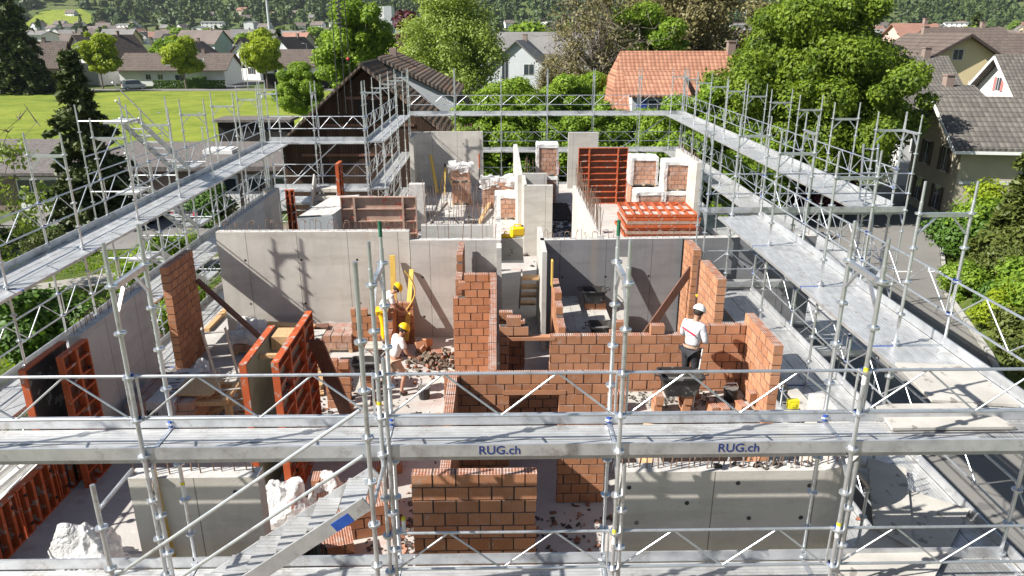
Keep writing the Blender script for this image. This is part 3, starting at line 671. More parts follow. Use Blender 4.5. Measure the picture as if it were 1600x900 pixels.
# inner ledgers and braces
for x0 in (-6.41,-3.84,-1.27,1.3,3.87):
    pass
for (a, b) in (((9.6,42.02,3.6),(7.0,42.02,1.8)), ((2.2,42.0,3.6),(4.7,42.0,1.75)), ((-9.0,31.6,1.7),(-6.8,31.6,3.6))):
    MB().tube(a,b,.024,8).build('diagonal_brace', M['galv'], rf)
# loose boards lying on the right decks
def board(label, pts, z, th=0.035, mat='woodg', cat='board', group=None, name='plywood_board', tilt=0):
    o = MB().prism([(x-pts[0][0], y-pts[0][1]) for x, y in pts], 0, th).build(name, M[mat], None, (pts[0][0], pts[0][1], z))
    if tilt: o.rotation_euler = (R(tilt), 0, 0)
    return tag(o, label, cat, group)
board('large pale plywood sheet bridging the corner of the top right deck', [(4.55,7.42),(6.0,7.42),(5.85,8.0),(4.62,8.0)], 3.72)
board('light plywood plate laid across the near end of the right deck', [(5.4,8.1),(6.4,7.95),(6.45,9.1),(5.5,9.2)], 3.715)
board('wide grey board lying askew on the lower right deck, striped by sun', [(4.1,7.35),(5.0,6.9),(6.55,8.55),(5.9,9.05)], 1.76)
board('dark grey board wedged across the lower right deck corner', [(5.0,8.15),(5.3,7.7),(6.15,9.5),(5.7,9.8)], 1.81, 0.04)
board('grey plank bundle end resting on the inner lower deck beside the brick wall', [(5.35,9.6),(5.6,9.6),(5.5,12.1),(5.3,12.1)], 1.78, 0.08)

# front stair flight
def stair(label, x0, y0, z0, x1, z1, wd, axis='x', hi=True, rails=True, y1=None):
    t = thing('scaffold_stair', label, 'stair', (x0, y0, z1), 0, 'scaffold stairs')
    def P(s, v, z):                      # s along, v across
        return (x0 + (x1-x0)*s, y0 + v, z) if axis == 'x' else (x0 + v, y0 + (x1-y0)*s, z)
    dz = z1-z0; ln = x1-x0
    for v in (0, wd):
        MB().bar(P(0,v,z0-.05), P(1,v,z1-.05), .03, .16).build('stringer', M['toe'], t)
    n = 8
    if axis == 'y': ln = x1-y0
    tr = MB(); 
    for i in range(n):
        s = (i+.5)/n; z = z0 + dz*(i+.5)/n
        a = P(s-.045, .02, z-.02); b = P(s+.045, wd-.02, z+.01)
        MB().box(min(a[0],b[0]), min(a[1],b[1]), a[2], max(a[0],b[0]), max(a[1],b[1]), b[2]).build('tread', M['deck'], t)
    for v in ((0, wd) if rails == 2 else (0,)):
        for h in (.5, 1.0): MB().tube(P(0,v,z0+h), P(1,v,z1+h), .019, 8).build('handrail', M['galv'], t)
    return t
fs = stair('aluminium stair descending left from the top front deck', -1.33, 6.27, 3.68, -4.05, 1.72, 0.56)
MB().bar((-1.5,6.2515,3.48),(-1.68,6.2515,3.35),.004,.11).build('blue_label', M['blue_tag'], fs)
for px in (-1.27, -3.99):
    o = MB(); post(o, px, 6.24, -2.9, 6.17 if px > -2 else 3.9, 10)
    for i in range(-5, 12):
        if i*.5+.4 < (5.9 if px > -2 else 3.8): rosette(o, px, 6.24, i*.5+.4, 10)
    o.tube((px,6.24,3.6),(px,6.97,3.6),.022,8)
    o.build('standard', M['galv'], fs)
# left stair tower
tw = thing('scaffold', 'stair tower scaffold outside the left run with zigzag flights', 'scaffold', (-11.2,23,-3), 0, 'aluminium and steel scaffold round the building')
for y in (21.2, 23.75, 26.35):
    for x in (-10.35, -11.75):
        o = MB(); post(o, x, y, -3, 6.15 if y < 26 else 4.9, 6)
        for i in range(-5, 12): rosette(o, x, y, i*.5+.4, 6) if i*.5+.4 < 5.6 else None
        o.build('standard', M['galv'], tw)
    for z in (-.3, 1.7, 3.7) + ((5.7,) if y < 22 else ()): MB().tube((-10.35,y,z),(-11.75,y,z),.022,6).build('transom', M['galv'], tw)
for z in (0.2, 0.7, 2.2, 2.7, 4.2, 4.7):
    for x in (-11.75,): MB().tube((x,21.2,z),(x,26.35,z),.019,6).build('guard_tube', M['galv'], tw)
for k in range(3):
    z = 5.7 - 2*k
    MB().tube((-11.75,21.2,z-1.9),(-11.75,23.75,z-.1),.017,6).tube((-11.75,26.35,z-1.9),(-11.75,23.75,z-.1),.017,6).build('diagonal_brace', M['galv'], tw)
    MB().box(-10.95,21.0,z-.06,-10.35,21.9,z).build('landing', M['deck'], tw)
    MB().box(-10.95,25.0,z-2.06,-10.35,26.1,z-2).build('landing', M['deck'], tw)
stair('upper flight of the left stair tower, white in the sun', -10.95, 21.9, 5.7, 25.0, 3.7, .56, 'y')
stair('middle flight of the left stair tower below the deck', -10.95, 21.9, 3.7, 25.0, 1.7, .56, 'y')
stair('lowest flight of the left stair tower beside the brick wall', -10.95, 21.9, 1.7, 25.0, -.3, .56, 'y')

# ================================================================ FORMWORK
def panel_meshes(wd, ht, rib=0.3, vert=(0.33,), dep=0.12):
    f = MB(); e = .025
    f.box(0,0,0,wd,dep,.03).box(0,0,ht-.03,wd,dep,ht)
    f.box(0,0,.03,.03,dep,ht-.03).box(wd-.03,0,.03,wd,dep,ht-.03)
    z = rib
    while z < ht-.1:
        f.box(.03,.012,z-.02,wd-.03,dep-.012,z+.02); z += rib
    x = vert[0] if vert else 9
    for x in vert:
        f.box(x*wd-.035,-.012,.03,x*wd+.035,dep-.013,ht-.03)
    p = MB().box(.031,dep-.011,.031,wd-.031,dep+.004,ht-.031)
    return f, p
def panel(label, loc, rotz, wd, ht, rib=0.3, vert=(.3,.7), fm='orange', pm='plyback', rx=0, cat='formwork panel', group='orange steel formwork panels', pin=True):
    t = thing('formwork_panel', label, cat, (0,0,0), 0, group)
    f, p = panel_meshes(wd, ht, rib, vert)
    f.build('steel_frame', M[fm], t); p.build('plywood_face', M[pm], t)
    for (a, b) in ((.15,.2),(.85,.2),(.15,.8),(.85,.8)):
        MB().tube((a*wd,-.03,b*ht),(a*wd,.02,b*ht),.03,8).build('tie_nut', M['rubber'], t)
    t.location = loc; t.rotation_euler = (R(rx), 0, rotz); return t
Q = math.pi/2
panel('first orange formwork panel at the far left, black face towards the wall end', (-8.16,12.72,.0), -Q, 1.25, 2.66, pm='black', rx=0)
panel('orange formwork panel with open ribs tight against the left concrete wall', (-7.66,11.93,.0), Q, 0.85, 2.68, vert=(.5,))
panel('orange formwork panel of the central pair, nearer the ladder, ply side inward', (-4.34,12.95,0), -Q, 1.72, 2.85, pm='ply')
c2 = panel('orange formwork panel of the central pair, open ribs facing the leaning planks', (-3.72,11.22,0), Q, 2.4, 2.88, pm='ply')
# flip: ribs facing +X for the second panel
c2.rotation_euler = (0,0,-Q); c2.location = (-3.78+.0,13.62,0); 
c2.rotation_euler = (0,0,Q); c2.scale = (1,1,1); c2.location = (-3.68,11.22,0)
panel('large upright orange formwork panel standing near the back', (3.9,35.6,0), 0, 2.4, 2.75, rib=.3, vert=(.22,.8), pm='plyback')
panel('brown weathered formwork panel standing behind the long pale wall', (-5.2,23.9,0), 0, 2.5, 2.93, rib=.42, vert=(.18,.82), fm='rustf', pm='rustf')
for i in range(4):
    pnl = panel(('low orange parapet formwork panel at the lower left slab edge, nearest the viewer','low orange parapet formwork panel at the lower left slab edge, second from the viewer','low orange parapet formwork panel at the lower left slab edge, third from the viewer','low orange parapet formwork panel at the lower left slab edge, beside the upright panels')[i],
          (-7.98,8.35+i*1.08,0), Q, 1.04, 0.92, rib=5, vert=(.16,.38,.62,.84), pm='black')
    pnl.rotation_euler = (0,0,Q)
for (lab, x, y, h, rz) in (('thin orange formwork post upright beside the left rear wall', -7.35, 25.2, 2.9, .1), ('dark and orange formwork panel seen edge on at the rear left', -5.95, 27.5, 3.4, Q)):
    panel(lab, (x, y, 0), rz, .3 if rz < 1 else .75, h, vert=(.5,))
# stack of panels
for i in range(7):
    lab = ['lowest','second lowest','third lowest','middle','third highest','second highest','topmost'][i] + ' orange panel of the stack of lying formwork'
    t = panel(lab, (0,0,0), 0, 3.0, 2.35, rib=.42 if i < 6 else 1.0, vert=(.1,.9) if i < 6 else (.13,.25,.37,.5,.63,.75,.87), pm='woodg', fm=('orange','rustf','orange','orange','rustf','orange','orange')[i])
    j = rnd(-.07,.07)
    t.rotation_euler = (R(-90), 0, R(rnd(-1.2,1.2))); t.location = (5.25+j, 29.3+rnd(-.06,.06), 0.14+.14*i)

# ================================================================ PALLETS OF BLOCKS
def film_shell(x0,y0,z0,x1,y1,z1,j=.025,n=12):
    mb = MB(); from mathutils import noise as mn; o_=Vector((rnd(0,50),0,0)); W=lambda p: p+Vector((mn.noise(p*4+o_),mn.noise(p*4.1+o_*2),mn.noise(p*3.9+o_*3)))*j*2.2+Vector((rnd(-j,j),rnd(-j,j),rnd(-j,j)))*.18
    def grid(o,u,v):
        vs=[]
        for a in range(n+1):
            for b in range(n+1):
                p = Vector(o)+Vector(u)*(a/n)+Vector(v)*(b/n)
                vs.append(W(p))
        mb.add(vs,[(a*(n+1)+b,(a+1)*(n+1)+b,(a+1)*(n+1)+b+1,a*(n+1)+b+1) for a in range(n) for b in range(n)])
    X,Y,Z=x1-x0,y1-y0,z1-z0
    grid((x0,y0,z0),(X,0,0),(0,0,Z)); grid((x0,y1,z0),(X,0,0),(0,0,Z)); grid((x0,y0,z0),(0,Y,0),(0,0,Z)); grid((x1,y0,z0),(0,Y,0),(0,0,Z)); grid((x0,y0,z1),(X,0,0),(0,Y,0))
    return mb
def block_pallet(label, x, y, z, wd=1.0, dp=0.9, rows=5, white=False, rotz=0, wrap=True, mat='brick2', messy=False):
    t = thing('block_pallet', label, 'brick pallet', (0,0,0), 0, 'pallets of wrapped clay blocks')
    p = MB()
    for i in range(3): p.box(i*(wd-.1)/2,0,0,i*(wd-.1)/2+.1,dp,.08)
    for i in range(5): p.box(0,i*(dp-.12)/4,.081,wd,i*(dp-.12)/4+.12,.10)
    p.build('pallet', M['wood'], t)
    z0 = .103; hh = rows*.2
    mb = bricks(MB(), wd, z0, [(0,wd,z0+hh)], dp/2-.004, seed=int(x*10+y))
    m2 = bricks(MB(), wd, z0, [(0,wd,z0+hh)], dp/2-.004, seed=int(x*10+y)+5)
    mb.add([(a,b+dp/2,c) for a,b,c in m2.v], m2.f, 0); mb.m[-len(m2.m):] = m2.m
    mb.build('blocks', [M[mat],M['btop'],M['mortar']], t)
    if wrap: film_shell(-.02,-.02,.02,wd+.02,dp+.02,z0+hh+.02,.018).build('wrap_film', M['film'], t, smooth=True)
    if white: film_shell(-.03,-.03,z0+hh-.12,wd+.03,dp+.03,z0+hh+.045,.015).build('white_cover', M['wall_w'], t, smooth=True)
    if white:
        for (xa,xb) in ((-.05,.07),(wd-.05,wd+.05)): film_shell(xa,-.045,.05,xb,dp+.03,z0+hh,.02).build('folded_film', M['filmw'], t, smooth=True)
    if messy:
        film_shell(-.08,-.08,z0+hh-.25,wd+.1,dp+.08,z0+hh+.1,.09).build('torn_film', M['filmw'], t, smooth=True)
    t.location = (x,y,z); t.rotation_euler = (0,0,rotz); return t
block_pallet('lower wrapped block pallet of the tall pair before the tripods', -2.25,35.5,0,.92,.9,5)
block_pallet('upper block pallet of the tall pair, torn white film on top', -2.28,35.5,1.13,.92,.9,3,messy=True)
block_pallet('white-capped block pallet left of the stair core wall', -0.12,32.5,0,.95,1.0,5,white=True)
block_pallet('block pallet in billowing torn film behind the white-capped one', -0.75,34.6,0,1.6,1.0,6,messy=True)
block_pallet('lower block pallet standing right of the stair core', 1.95,35.8,0.0,.95,1.0,6,white=True)
block_pallet('upper block pallet stacked right of the stair core with white top', 1.93,35.8,1.35,.98,1.0,7,white=True)
block_pallet('bottom left block pallet of the four beside the white wall end', 6.35,33.0,0,1.16,1.0,5,white=True)
block_pallet('bottom right block pallet of the four beside the white wall end', 7.6,33.0,0,1.16,1.0,5,white=True)
block_pallet('top right block pallet of the four, under a white cover', 7.6,33.05,1.16,1.18,1.0,6,white=True)
block_pallet('top left block pallet of the four, set back in white film', 6.25,34.1,1.2,1.18,1.0,6,white=True)
block_pallet('lowest back pallet supporting the set back block stack', 6.25,34.2,0,1.16,1.0,5)
kp_ = block_pallet('flat wide block pack with printed film by the left concrete wall', -7.62,13.55,0.0,1.35,1.5,4)
kp_2 = film_shell(.42,-.04,.06,.98,1.54,.95,.01).build('printed_sheet', M['filmw'], kp_, smooth=True); kp_2.matrix_parent_inverse = Matrix(); kp_2.location = (0,0,0)
for (s, x, z, sz) in (('Ku', .53, .70, .2), ('o', .88, .70, .2), ('M', .66, .42, .13)):
    tm = textmesh(s, sz, M['black_ink'], 'lettering', None, Matrix.Translation((x,-.065,z)) @ Matrix.Rotation(R(90),4,'X'), .001, .004); tm.parent = kp_
for k in range(7):
    q = MB().bar((.5+rnd(0,.2),.3+k*.16,.975),(.7+rnd(0,.2),.33+k*.16,.975),.035,.004).build('print_mark', M['black_ink']); q.parent = kp_
# opened pack of long blocks behind
bp_ = block_pallet('opened pack of clay blocks left of the central formwork, film pulled down', -7.0,17.9,0.0,1.7,1.0,2,messy=False)
film_shell(-.05,-.1,.35,.9,.9,.62,.08).build('crumpled_film', M['filmw'], None).parent = bp_
block_pallet('second opened block pack right behind the first, half empty', -5.2,18.0,0.0,1.3,.9,2)

# ================================================================ LOOSE BLOCKS
one = bricks(MB(), .30, 0, [(0,.3,.2)], .15, seed=1).mesh('clay_block', [M['brick2'],M['btop'],M['mortar']])
def block(label, x, y, z, rz=0, up=False, group=None):
    o = inst('clay_block', one, None, (x,y,z), rot=(0,0,rz)) if not up else inst('clay_block', one, None, (x,y,z+.0), rot=(0,R(-90),rz))
    if up: o.location.z += 0.0
    return tag(o, label, 'clay block', group)
PZ = 1.2
def blocks(items, fmt, group):
    for it in items: block(fmt, *it, group=group)
# brick pillars on the mason's platform carrying the tub
for x, pl in ((3.08,'left'),(3.62,'right')):
    block('bottom clay block of the %s pillar under the black mortar tub' % pl, x, 12.35, PZ, Q)
    block('upper clay block of the %s pillar under the black mortar tub' % pl, x+.02, 12.33, PZ+.2, Q)
for (x,y,z,rz,l) in ((2.25,12.4,PZ,Q,'lower left clay block of the small stack left on the platform beside the scaffold post'),(2.42,12.4,PZ,Q,'lower right clay block of the small stack beside the scaffold post'),(2.25,12.42,PZ+.2,Q,'upper left clay block of the small stack beside the scaffold post'),(2.43,12.4,PZ+.2,Q,'upper right clay block of the small stack beside the scaffold post'),
    (4.15,12.25,PZ,Q+.15,'clay block standing on the platform right of the tub, holes up, left one'),(4.33,12.2,PZ,Q+.1,'clay block standing on the platform right of the tub, holes up, right one'),
    (4.72,12.3,PZ,Q+.2,'clay block at the right end of the platform under a turned block'),(4.75,12.42,PZ+.2,.2,'turned clay block lying on top at the right end of the platform'),
    (3.0,13.42,2.4,0,'single clay block just set on the new wall left of the mason')):
    block(l,x,y,z,rz)
# block stacks at the left worker
k = 0
for (x,y,n,g) in ((-3.9,14.95,6,'front'),(-3.72,15.3,5,'second')):
    for j in range(n):
        block('clay block number %s up the %s free stack between the planks and the walking worker' % (['one','two','three','four','five','six'][j],g), x+rnd(-.02,.02), y+rnd(-.02,.02), j*.2, rnd(-.06,.06))
block('clay block lying alone on the floor at the foot of the stack, lit orange', -3.5,14.6,0,.7)
brick_wall('low brick wall stub behind the bending worker, jagged top', (-3.9,18.1),(-3.1,18.1),.15,0.0,[(0,.45,1.2),(.45,.9,1.0)],seed=21,mat='brick')
brick_wall('brick corner stub reaching the pale wall beside the worker', (-2.75,17.4),(-2.75,18.9),.15,0.0,[(0,.4,.8),(.4,1.5,1.2)],seed=22,mat='brick')
brick_wall('short brick stub facing the viewer behind the walking worker', (-2.72,18.55),(-2.3,18.55),.15,0.0,1.2,seed=23,mat='brick')
for i,(x,y,z,r) in enumerate(((-2.15,17.7,.22,.4),(-2.0,17.75,.05,1.0),(-1.75,17.5,.02,.3),(-1.95,17.95,.2,.9))):
    block('broken clay block on the debris heap, %s' % ['topmost and brightest','tipped on its right','lying in front','half buried at the back'][i],x,y,z,r).rotation_euler = (rnd(-.5,.5),rnd(-.5,.5),r)
hp = MB()
for i in range(260):
    a = rnd(0,6.28); r = abs(random.gauss(0,.42)); x = -1.75+math.cos(a)*r*1.25; y = 17.35+math.sin(a)*r*1.3
    s = rnd(.03,.1); hp.obox((x,y,max(.02,.22-.3*r)*rnd(.2,1)),(s*1.6,s,s*.7),(rnd(0,90),rnd(0,90),rnd(0,90)), random.choice((0,0,1)))
tag(hp.build('debris_heap',[M['dirt'],M['rubble']]), 'dark heap of mortar and broken brick on the floor beside the walking worker', 'debris heap', kind='stuff')
def shards(label,cx,cy,sx,sy,n,z=0,mats=('rubble','mortar'),smax=.07):
    mb = MB()
    for i in range(n):
        s = rnd(.015,smax); mb.obox((cx+random.gauss(0,sx),cy+random.gauss(0,sy),z+.015),(s*1.7,s,s*.4),(rnd(-40,40),rnd(-40,40),rnd(0,180)),random.choice((0,1)))
    return tag(mb.build('rubble',[M[mats[0]],M[mats[1]]]),label,'rubble',kind='stuff')
shards('brick chips scattered on the floor left of the front brick wall',-1.5,10.4,.35,.5,260)
shards('brick dust and chips along the middle wall',0.2,10.6,.8,.3,160)
shards('mortar crumbs across the open floor',-2.6,14.3,1.6,1.5,330,smax=.035,mats=('mortar','conc'))
shards('small debris in the room behind the stair core',2.6,30,.5,3,260,mats=('mortar','black'),smax=.16)
shards('mortar lumps on top of the front right concrete wall',3.6,8.33,.35,.04,34,z=2.68,mats=('conc_rim','mortar'),smax=.07)
shards('crumbs over the platform the mason stands on',3.6,12.9,.9,.2,260,z=1.21,mats=('mortar_w','mortar'),smax=.04)
shards('debris on the floor of the dark room below the mason',3.0,10.4,1.0,.5,200,mats=('mortar','rubble'))

# ================================================================ PLATFORMS, TIMBER, TUBS
def plat(label, x0,y0,x1,y1,z,n,mat='woodg',along='x'):
    t = thing('trestle_platform',label,'work platform',(x0,y0,0)); 
    for i in range(n):
        if along=='x': a=(x0,y0+(y1-y0)*i/n+.005,z-.04,x1+rnd(-.05,.05),y0+(y1-y0)*(i+1)/n-.005,z+rnd(-.004,.004))
        else: a=(x0+(x1-x0)*i/n+.005,y0,z-.04,x0+(x1-x0)*(i+1)/n-.005,y1+rnd(-.1,.1),z+rnd(-.004,.004))
        MB().box(*a).build('plank',M[mat],t)
    for s in (.12,.88):
        q = MB()
        if along=='x':
            X=x0+(x1-x0)*s
            for y in (y0+.05,y1-.05): q.tube((X-.2,y,0),(X,y,z-.05),.02,6).tube((X+.2,y,0),(X,y,z-.05),.02,6)
            q.tube((X,y0+.02,z-.065),(X,y1-.02,z-.065),.024,6)
        else:
            Yc=y0+(y1-y0)*s
            for x in (x0+.05,x1-.05): q.tube((x,Yc-.2,0),(x,Yc,z-.05),.02,6).tube((x,Yc+.2,0),(x,Yc,z-.05),.02,6)
            q.tube((x0+.02,Yc,z-.065),(x1-.02,Yc,z-.065),.024,6)
        q.build('trestle',M['galv'],t)
    return t
plat('spattered plank platform on trestles where the white-helmeted mason stands',1.98,12.15,4.9,13.32,PZ,4)
plat('grey plank platform in the dark room behind the long brick wall',1.62,16.5,2.15,18.95,1.2,2,along='y')
plat('small aluminium work platform behind the central formwork',-5.1,15.4,-4.4,17.4,.9,2,'woodg',along='y')
plat('plank platform behind the dark mortar tub',2.2,16.3,2.9,18.8,1.0,2,along='y')
def tub(label,x,y,z,wd=.8,dp=.55,ht=.38,rot=(0,0,0),fill=True,mat='black',group='mortar tubs'):
    t = thing('mortar_tub',label,'mortar tub',(0,0,0),0,group)
    def ring(k,zz):
        a,b = wd/2*k, dp/2*k; c=.28*b; pts=[]
        for (sx,sy) in ((1,1),(-1,1),(-1,-1),(1,-1)):
            for q in range(4):
                an = {(1,1):0,(-1,1):90,(-1,-1):180,(1,-1):270}[(sx,sy)]+q*30
                pts.append(((a-c)*sx+c*math.cos(R(an)),(b-c)*sy+c*math.sin(R(an)),zz))
        return pts
    prof = [(.74,0),(1.0,ht),(1.07,ht),(1.07,ht-.03),(1.01,ht-.03)]
    rings=[ring(.74,0),ring(1.0,ht),ring(1.08,ht+.004),ring(1.08,ht-.03),]
    inner=[ring(.955,ht-.001),ring(.70,.03)]
    mb=MB(); n=16
    for A in (rings,):
        for r0,r1 in zip(A,A[1:]): mb.add(r0+r1,[(i,(i+1)%n,n+(i+1)%n,n+i) for i in range(n)])
    mb.add(rings[0],[tuple(range(n-1,-1,-1))])
    mb.add(rings[1]+inner[0],[(i,(i+1)%n,n+(i+1)%n,n+i) for i in range(n)])
    mb.build('tub_shell',M[mat],t,smooth=False)
    m2=MB(); m2.add(inner[0]+inner[1],[(n+i,n+(i+1)%n,(i+1)%n,i) for i in range(n)]); m2.add(inner[1],[tuple(range(n))])
    m2.build('tub_inside',M['tubd'],t)
    for s in (-1,1):
        MB().path([(s*wd*.53,-.12,ht),(s*(wd*.53+.09),-.1,ht+.01),(s*(wd*.53+.09),.1,ht+.01),(s*wd*.53,.12,ht)],.012,6).build('handle',M['rubber'],t)
    if fill:
        mf=MB(); mf.add([(p[0],p[1],p[2]) for p in ring(.84,ht*.55)],[tuple(range(n))]); mf.build('wet_mortar',M['mortar_w'],t)
    t.location=(x,y,z); t.rotation_euler=tuple(R(a) for a in rot); return t
tub('black mortar tub on two block pillars in front of the mason',3.42,12.5,PZ+.4,.78,.5,.4)
tub('grey mortar tub standing on blocks against the dark wall',2.55,18.55,1.0+.2,.62,.45,.36,group='mortar tubs')
block('clay block directly under the grey tub by the dark wall, left',2.3,18.45,1.0,0); block('clay block directly under the grey tub by the dark wall, right',2.6,18.45,1.0,0)
tub('white rimmed mortar tub half hidden behind the loose blocks',2.5,16.7,1.0,.55,.5,.3)
for i,(x,z) in enumerate(((2.72,1.0),(2.95,1.0),(2.72,1.2),(2.95,1.2),(2.8,1.4))):
    block('pale clay block of the sunlit pile on the rear platform, %s' % ['bottom left','bottom right','middle left','middle right','topmost'][i],x-.1,15.9+.05*i,z,.05)
plat('small support stand under the sunlit pile of blocks',2.5,15.6,3.3,16.2,1.0,2)
for i in range(4):
    tub(['outermost of four nested tubs tipped on edge behind the front left wall','second of the nested tubs tipped on edge','third of the nested tubs tipped on edge','innermost nested tub with its dark inside facing the viewer'][i],-3.45+i*.05,9.35-.05*i,.55+.0*i,.95,.85,.42,rot=(68,0,28),fill=False,mat='black' if i%2 else 'woodg')
tub('black round-bottomed tub tucked under the stair, mortar caked',-2.75,8.9,.02,.7,.5,.35)
tub('green edged mortar trough beside the free block stacks',-3.15,15.9,.45,.65,.45,.3)
block('clay block holding up the green edged trough, lower',-3.3,15.8,0,.1); block('clay block holding up the green edged trough, upper',-3.3,15.8,.2,.1)
# front left things
def carton(label,x,y,z,rz,sx,sy,sz,mat='brick2'):
    t = bricks(MB(),sx,0,[(0,sx,sz)],sy,seed=int(x*7)).build('block_stack',[M[mat],M['btop'],M['mortar']],None,(x,y,z),rz); return tag(t,label,'block stack','loose stacks of clay blocks')
carton('orange sunlit block stack behind the stair treads',-3.0,10.2,0,.25,1.2,.9,.6)
carton('two tall blocks beside the milky film at the front left',-3.25,10.9,0,.1,.3,.3,.8)
carton('low block stack under the stair, orange side lit',-2.9,9.6,0,.3,.6,.45,.4)
carton('pair of blocks stacked on the floor just behind the stair landing',-2.45,12.2,0,.2,.6,.3,.2)
def crumple(label,x,y,z,rx,ry,rz,n=9,text=None,name='plastic_film',cat='plastic film'):
    rr=random.Random(int(x*100)); mb=MB(); N=72; pts=[]; from mathutils import noise as mn
    for i in range(N//2+1):
        t=math.pi*i/(N//2)*.5
        for j in range(N):
            a=2*math.pi*j/N
            q=Vector((math.cos(a)*math.cos(t),math.sin(a)*math.cos(t),math.sin(t))); o_=Vector((x*3.1,y*1.7,0))
            k=.95+.45*mn.noise(q*1.3+o_)+.10*(.5-abs(mn.noise(q*3.1+o_))*2)+.03*(.5-abs(mn.noise(q*7+o_))*2)
            pts.append((q.x*rx*k,q.y*ry*k,q.z*rz*(k+.35*mn.noise(q*2.2+o_))))
    fs=[(i*N+j,i*N+(j+1)%N,(i+1)*N+(j+1)%N,(i+1)*N+j) for i in range(N//2) for j in range(N)]
    mb.add(pts,fs); o=mb.build(name,M['filmw'],None,(x,y,z),smooth=True); return tag(o,label,cat)
bag=crumple('white crumpled big bag with dark print at the lower left corner',-6.45,9.75,0,.62,.45,.72,name='big_bag',cat='big bag')
for (s,x,z,r) in (('q',-.30,.28,-35),('l',-.12,.36,-25),('v',.02,.40,-20)):
    tm=textmesh(s,.24,M['black_ink'],'lettering',None,Matrix.Translation((x,-.57,z+.02))@Matrix.Rotation(R(65),4,'X')@Matrix.Rotation(R(r),4,'Z'),.003,.008); tm.parent=bag
crumple('milky film heaped over the nested tubs',-3.6,10.5,.5,.5,.4,.55)
crumple('pinkish clear film trailing behind the nested tubs',-3.0,11.0,.35,.35,.3,.45)
crumple('white film heap lying on the opened block pack',-6.45,18.2,.5,.45,.35,.42)
crumple('pale sack end slumped at the foot of the left brick wall',-7.35,16.5,.0,.25,.3,.5,name='sack',cat='sack')
o=crumple('black plastic bag slumped at the foot of the left brick wall',-7.45,16.0,.0,.35,.3,.45,name='plastic_bag',cat='plastic bag'); o.data.materials[0]=M['black']
def beam(label,p,q,wd,ht,mat,name='timber_beam',cat='timber',group=None):
    p=Vector(p); q=Vector(q); o=MB().bar((0,0,0),q-p,wd,ht).build(name,M[mat],None,p); return tag(o,label,cat,group)
beam('dark brown plank leaning beside the orange formwork, left of the pair',(-3.4,14.4,0.05),(-3.55,12.9,2.55),.14,.05,'woodd')
beam('dark brown plank leaning beside the orange formwork, right of the pair',(-3.22,14.35,0.05),(-3.4,12.85,2.6),.14,.05,'woodd')
beam('long dark steel prop bracing the left brick wall down to the floor',(-7.55,17.6,2.2),(-5.2,17.0,0.05),.1,.1,'woodd')
beam('red brown plank propping the narrow brick column',(3.6,17.9,0.05),(5.05,18.2,2.25),.05,.2,'woodd')
beam('upright dark timber strapped to the wall beside the free-standing brick slab',(4.98,17.35,0),(4.98,17.35,2.75),.1,.06,'woodd')
MB().box(4.95,17.2,1.8,5.25,17.32,1.84).build('yellow_strap',M['yellow_tag'])
tag(bpy.data.objects['yellow_strap'],'thin yellow strap tying timber to the brick slab wall','strap')
beam('yellow board standing on the brick stub at the stair well',(1.3,17.0,2.2),(1.3,17.0,2.85),.2,.04,'woody')
beam('yellow formwork strip upright against the front left concrete wall',(-4.30,8.17,.05),(-4.42,8.17,2.78),.1,.03,'woody')
beam('grey vertical plank leaning on the dark concrete wall',(3.25,18.2,0),(3.35,19.05,2.3),.3,.04,'woodg')
beam('long timber lying between the wrapped pallets on the rear slab',(-.9,31.2,.06),(-.35,35.0,.3),.16,.1,'wood')
beam('white lath lying on the rear slab near the tall pallets',(-3.2,30.5,.05),(-2.6,36,.05),.12,.06,'woodg')
beam('timber lying at the left rear slab edge',(-8.3,19.5,.06),(-8.3,25,.06),.15,.1,'wood')
for i in range(9):
    a=rnd(-.5,.5); x=-6.9+i*.17; y=14.6+rnd(-.5,.6); z=.08+.09*(i%4)
    beam(['raw timber offcut at the bottom of the heap by the ladder','raw timber offcut sticking out left from the heap by the ladder','short thick timber offcut in the heap by the ladder','steeply lying timber offcut in the heap by the ladder','topmost timber offcut of the heap by the ladder','thin timber offcut in the middle of the heap by the ladder','timber offcut pointing at the formwork from the heap','timber offcut under the ladder rails','rightmost timber offcut of the heap by the ladder'][i],
         (x-.5*math.cos(a),y-.5*math.sin(a),z),(x+.5*math.cos(a),y+.5*math.sin(a),z+rnd(.0,.3)),.1,.08,'wood')
# timber trestle frame
tf=thing('timber_trestle','pale timber trestle frame beside the ladder and formwork','trestle',(-6.2,14.0,0))
for (x,y) in ((-6.8,13.7),(-5.7,13.7),(-6.8,14.5),(-5.7,14.5)): MB().box(x,y,0,x+.12,y+.12,.75).build('leg',M['wood'],tf)
for (a,b) in (((-6.9,13.76,.8),(-5.5,13.76,.8)),((-6.9,14.56,.8),(-5.5,14.56,.8)),((-6.74,13.6,.9),(-6.74,14.7,.9)),((-5.64,13.6,.9),(-5.64,14.7,.9))): MB().bar(a,b,.12,.1).build('rail',M['wood'],tf)
# ladder
def ladder(label,a,b,wd,rungs,side=(1,0,0),mat='galv',group='ladders'):
    t=thing('ladder',label,'ladder',(a[0],a[1],a[2]),0,group); a=Vector(a);b=Vector(b); s=Vector(side).normalized()*wd/2
    MB().bar(a-s,b-s,.03,.065).build('rail',M[mat],t); MB().bar(a+s,b+s,.03,.065).build('rail',M[mat],t)
    for i in range(rungs):
        c=a+(b-a)*((i+.6)/rungs); MB().tube(c-s,c+s,.016,6).build('rung',M[mat],t)
    return t
ladder('worn aluminium ladder leaning between the block pack and the formwork',(-5.6,14.2,0),(-5.45,13.1,2.75),.42,9,(1,.25,0),'woodg')
ladder('access ladder fixed in the far right scaffold corner',(10.1,19.3,1.7),(10.1,19.9,5.2),.4,11,(1,0,0))
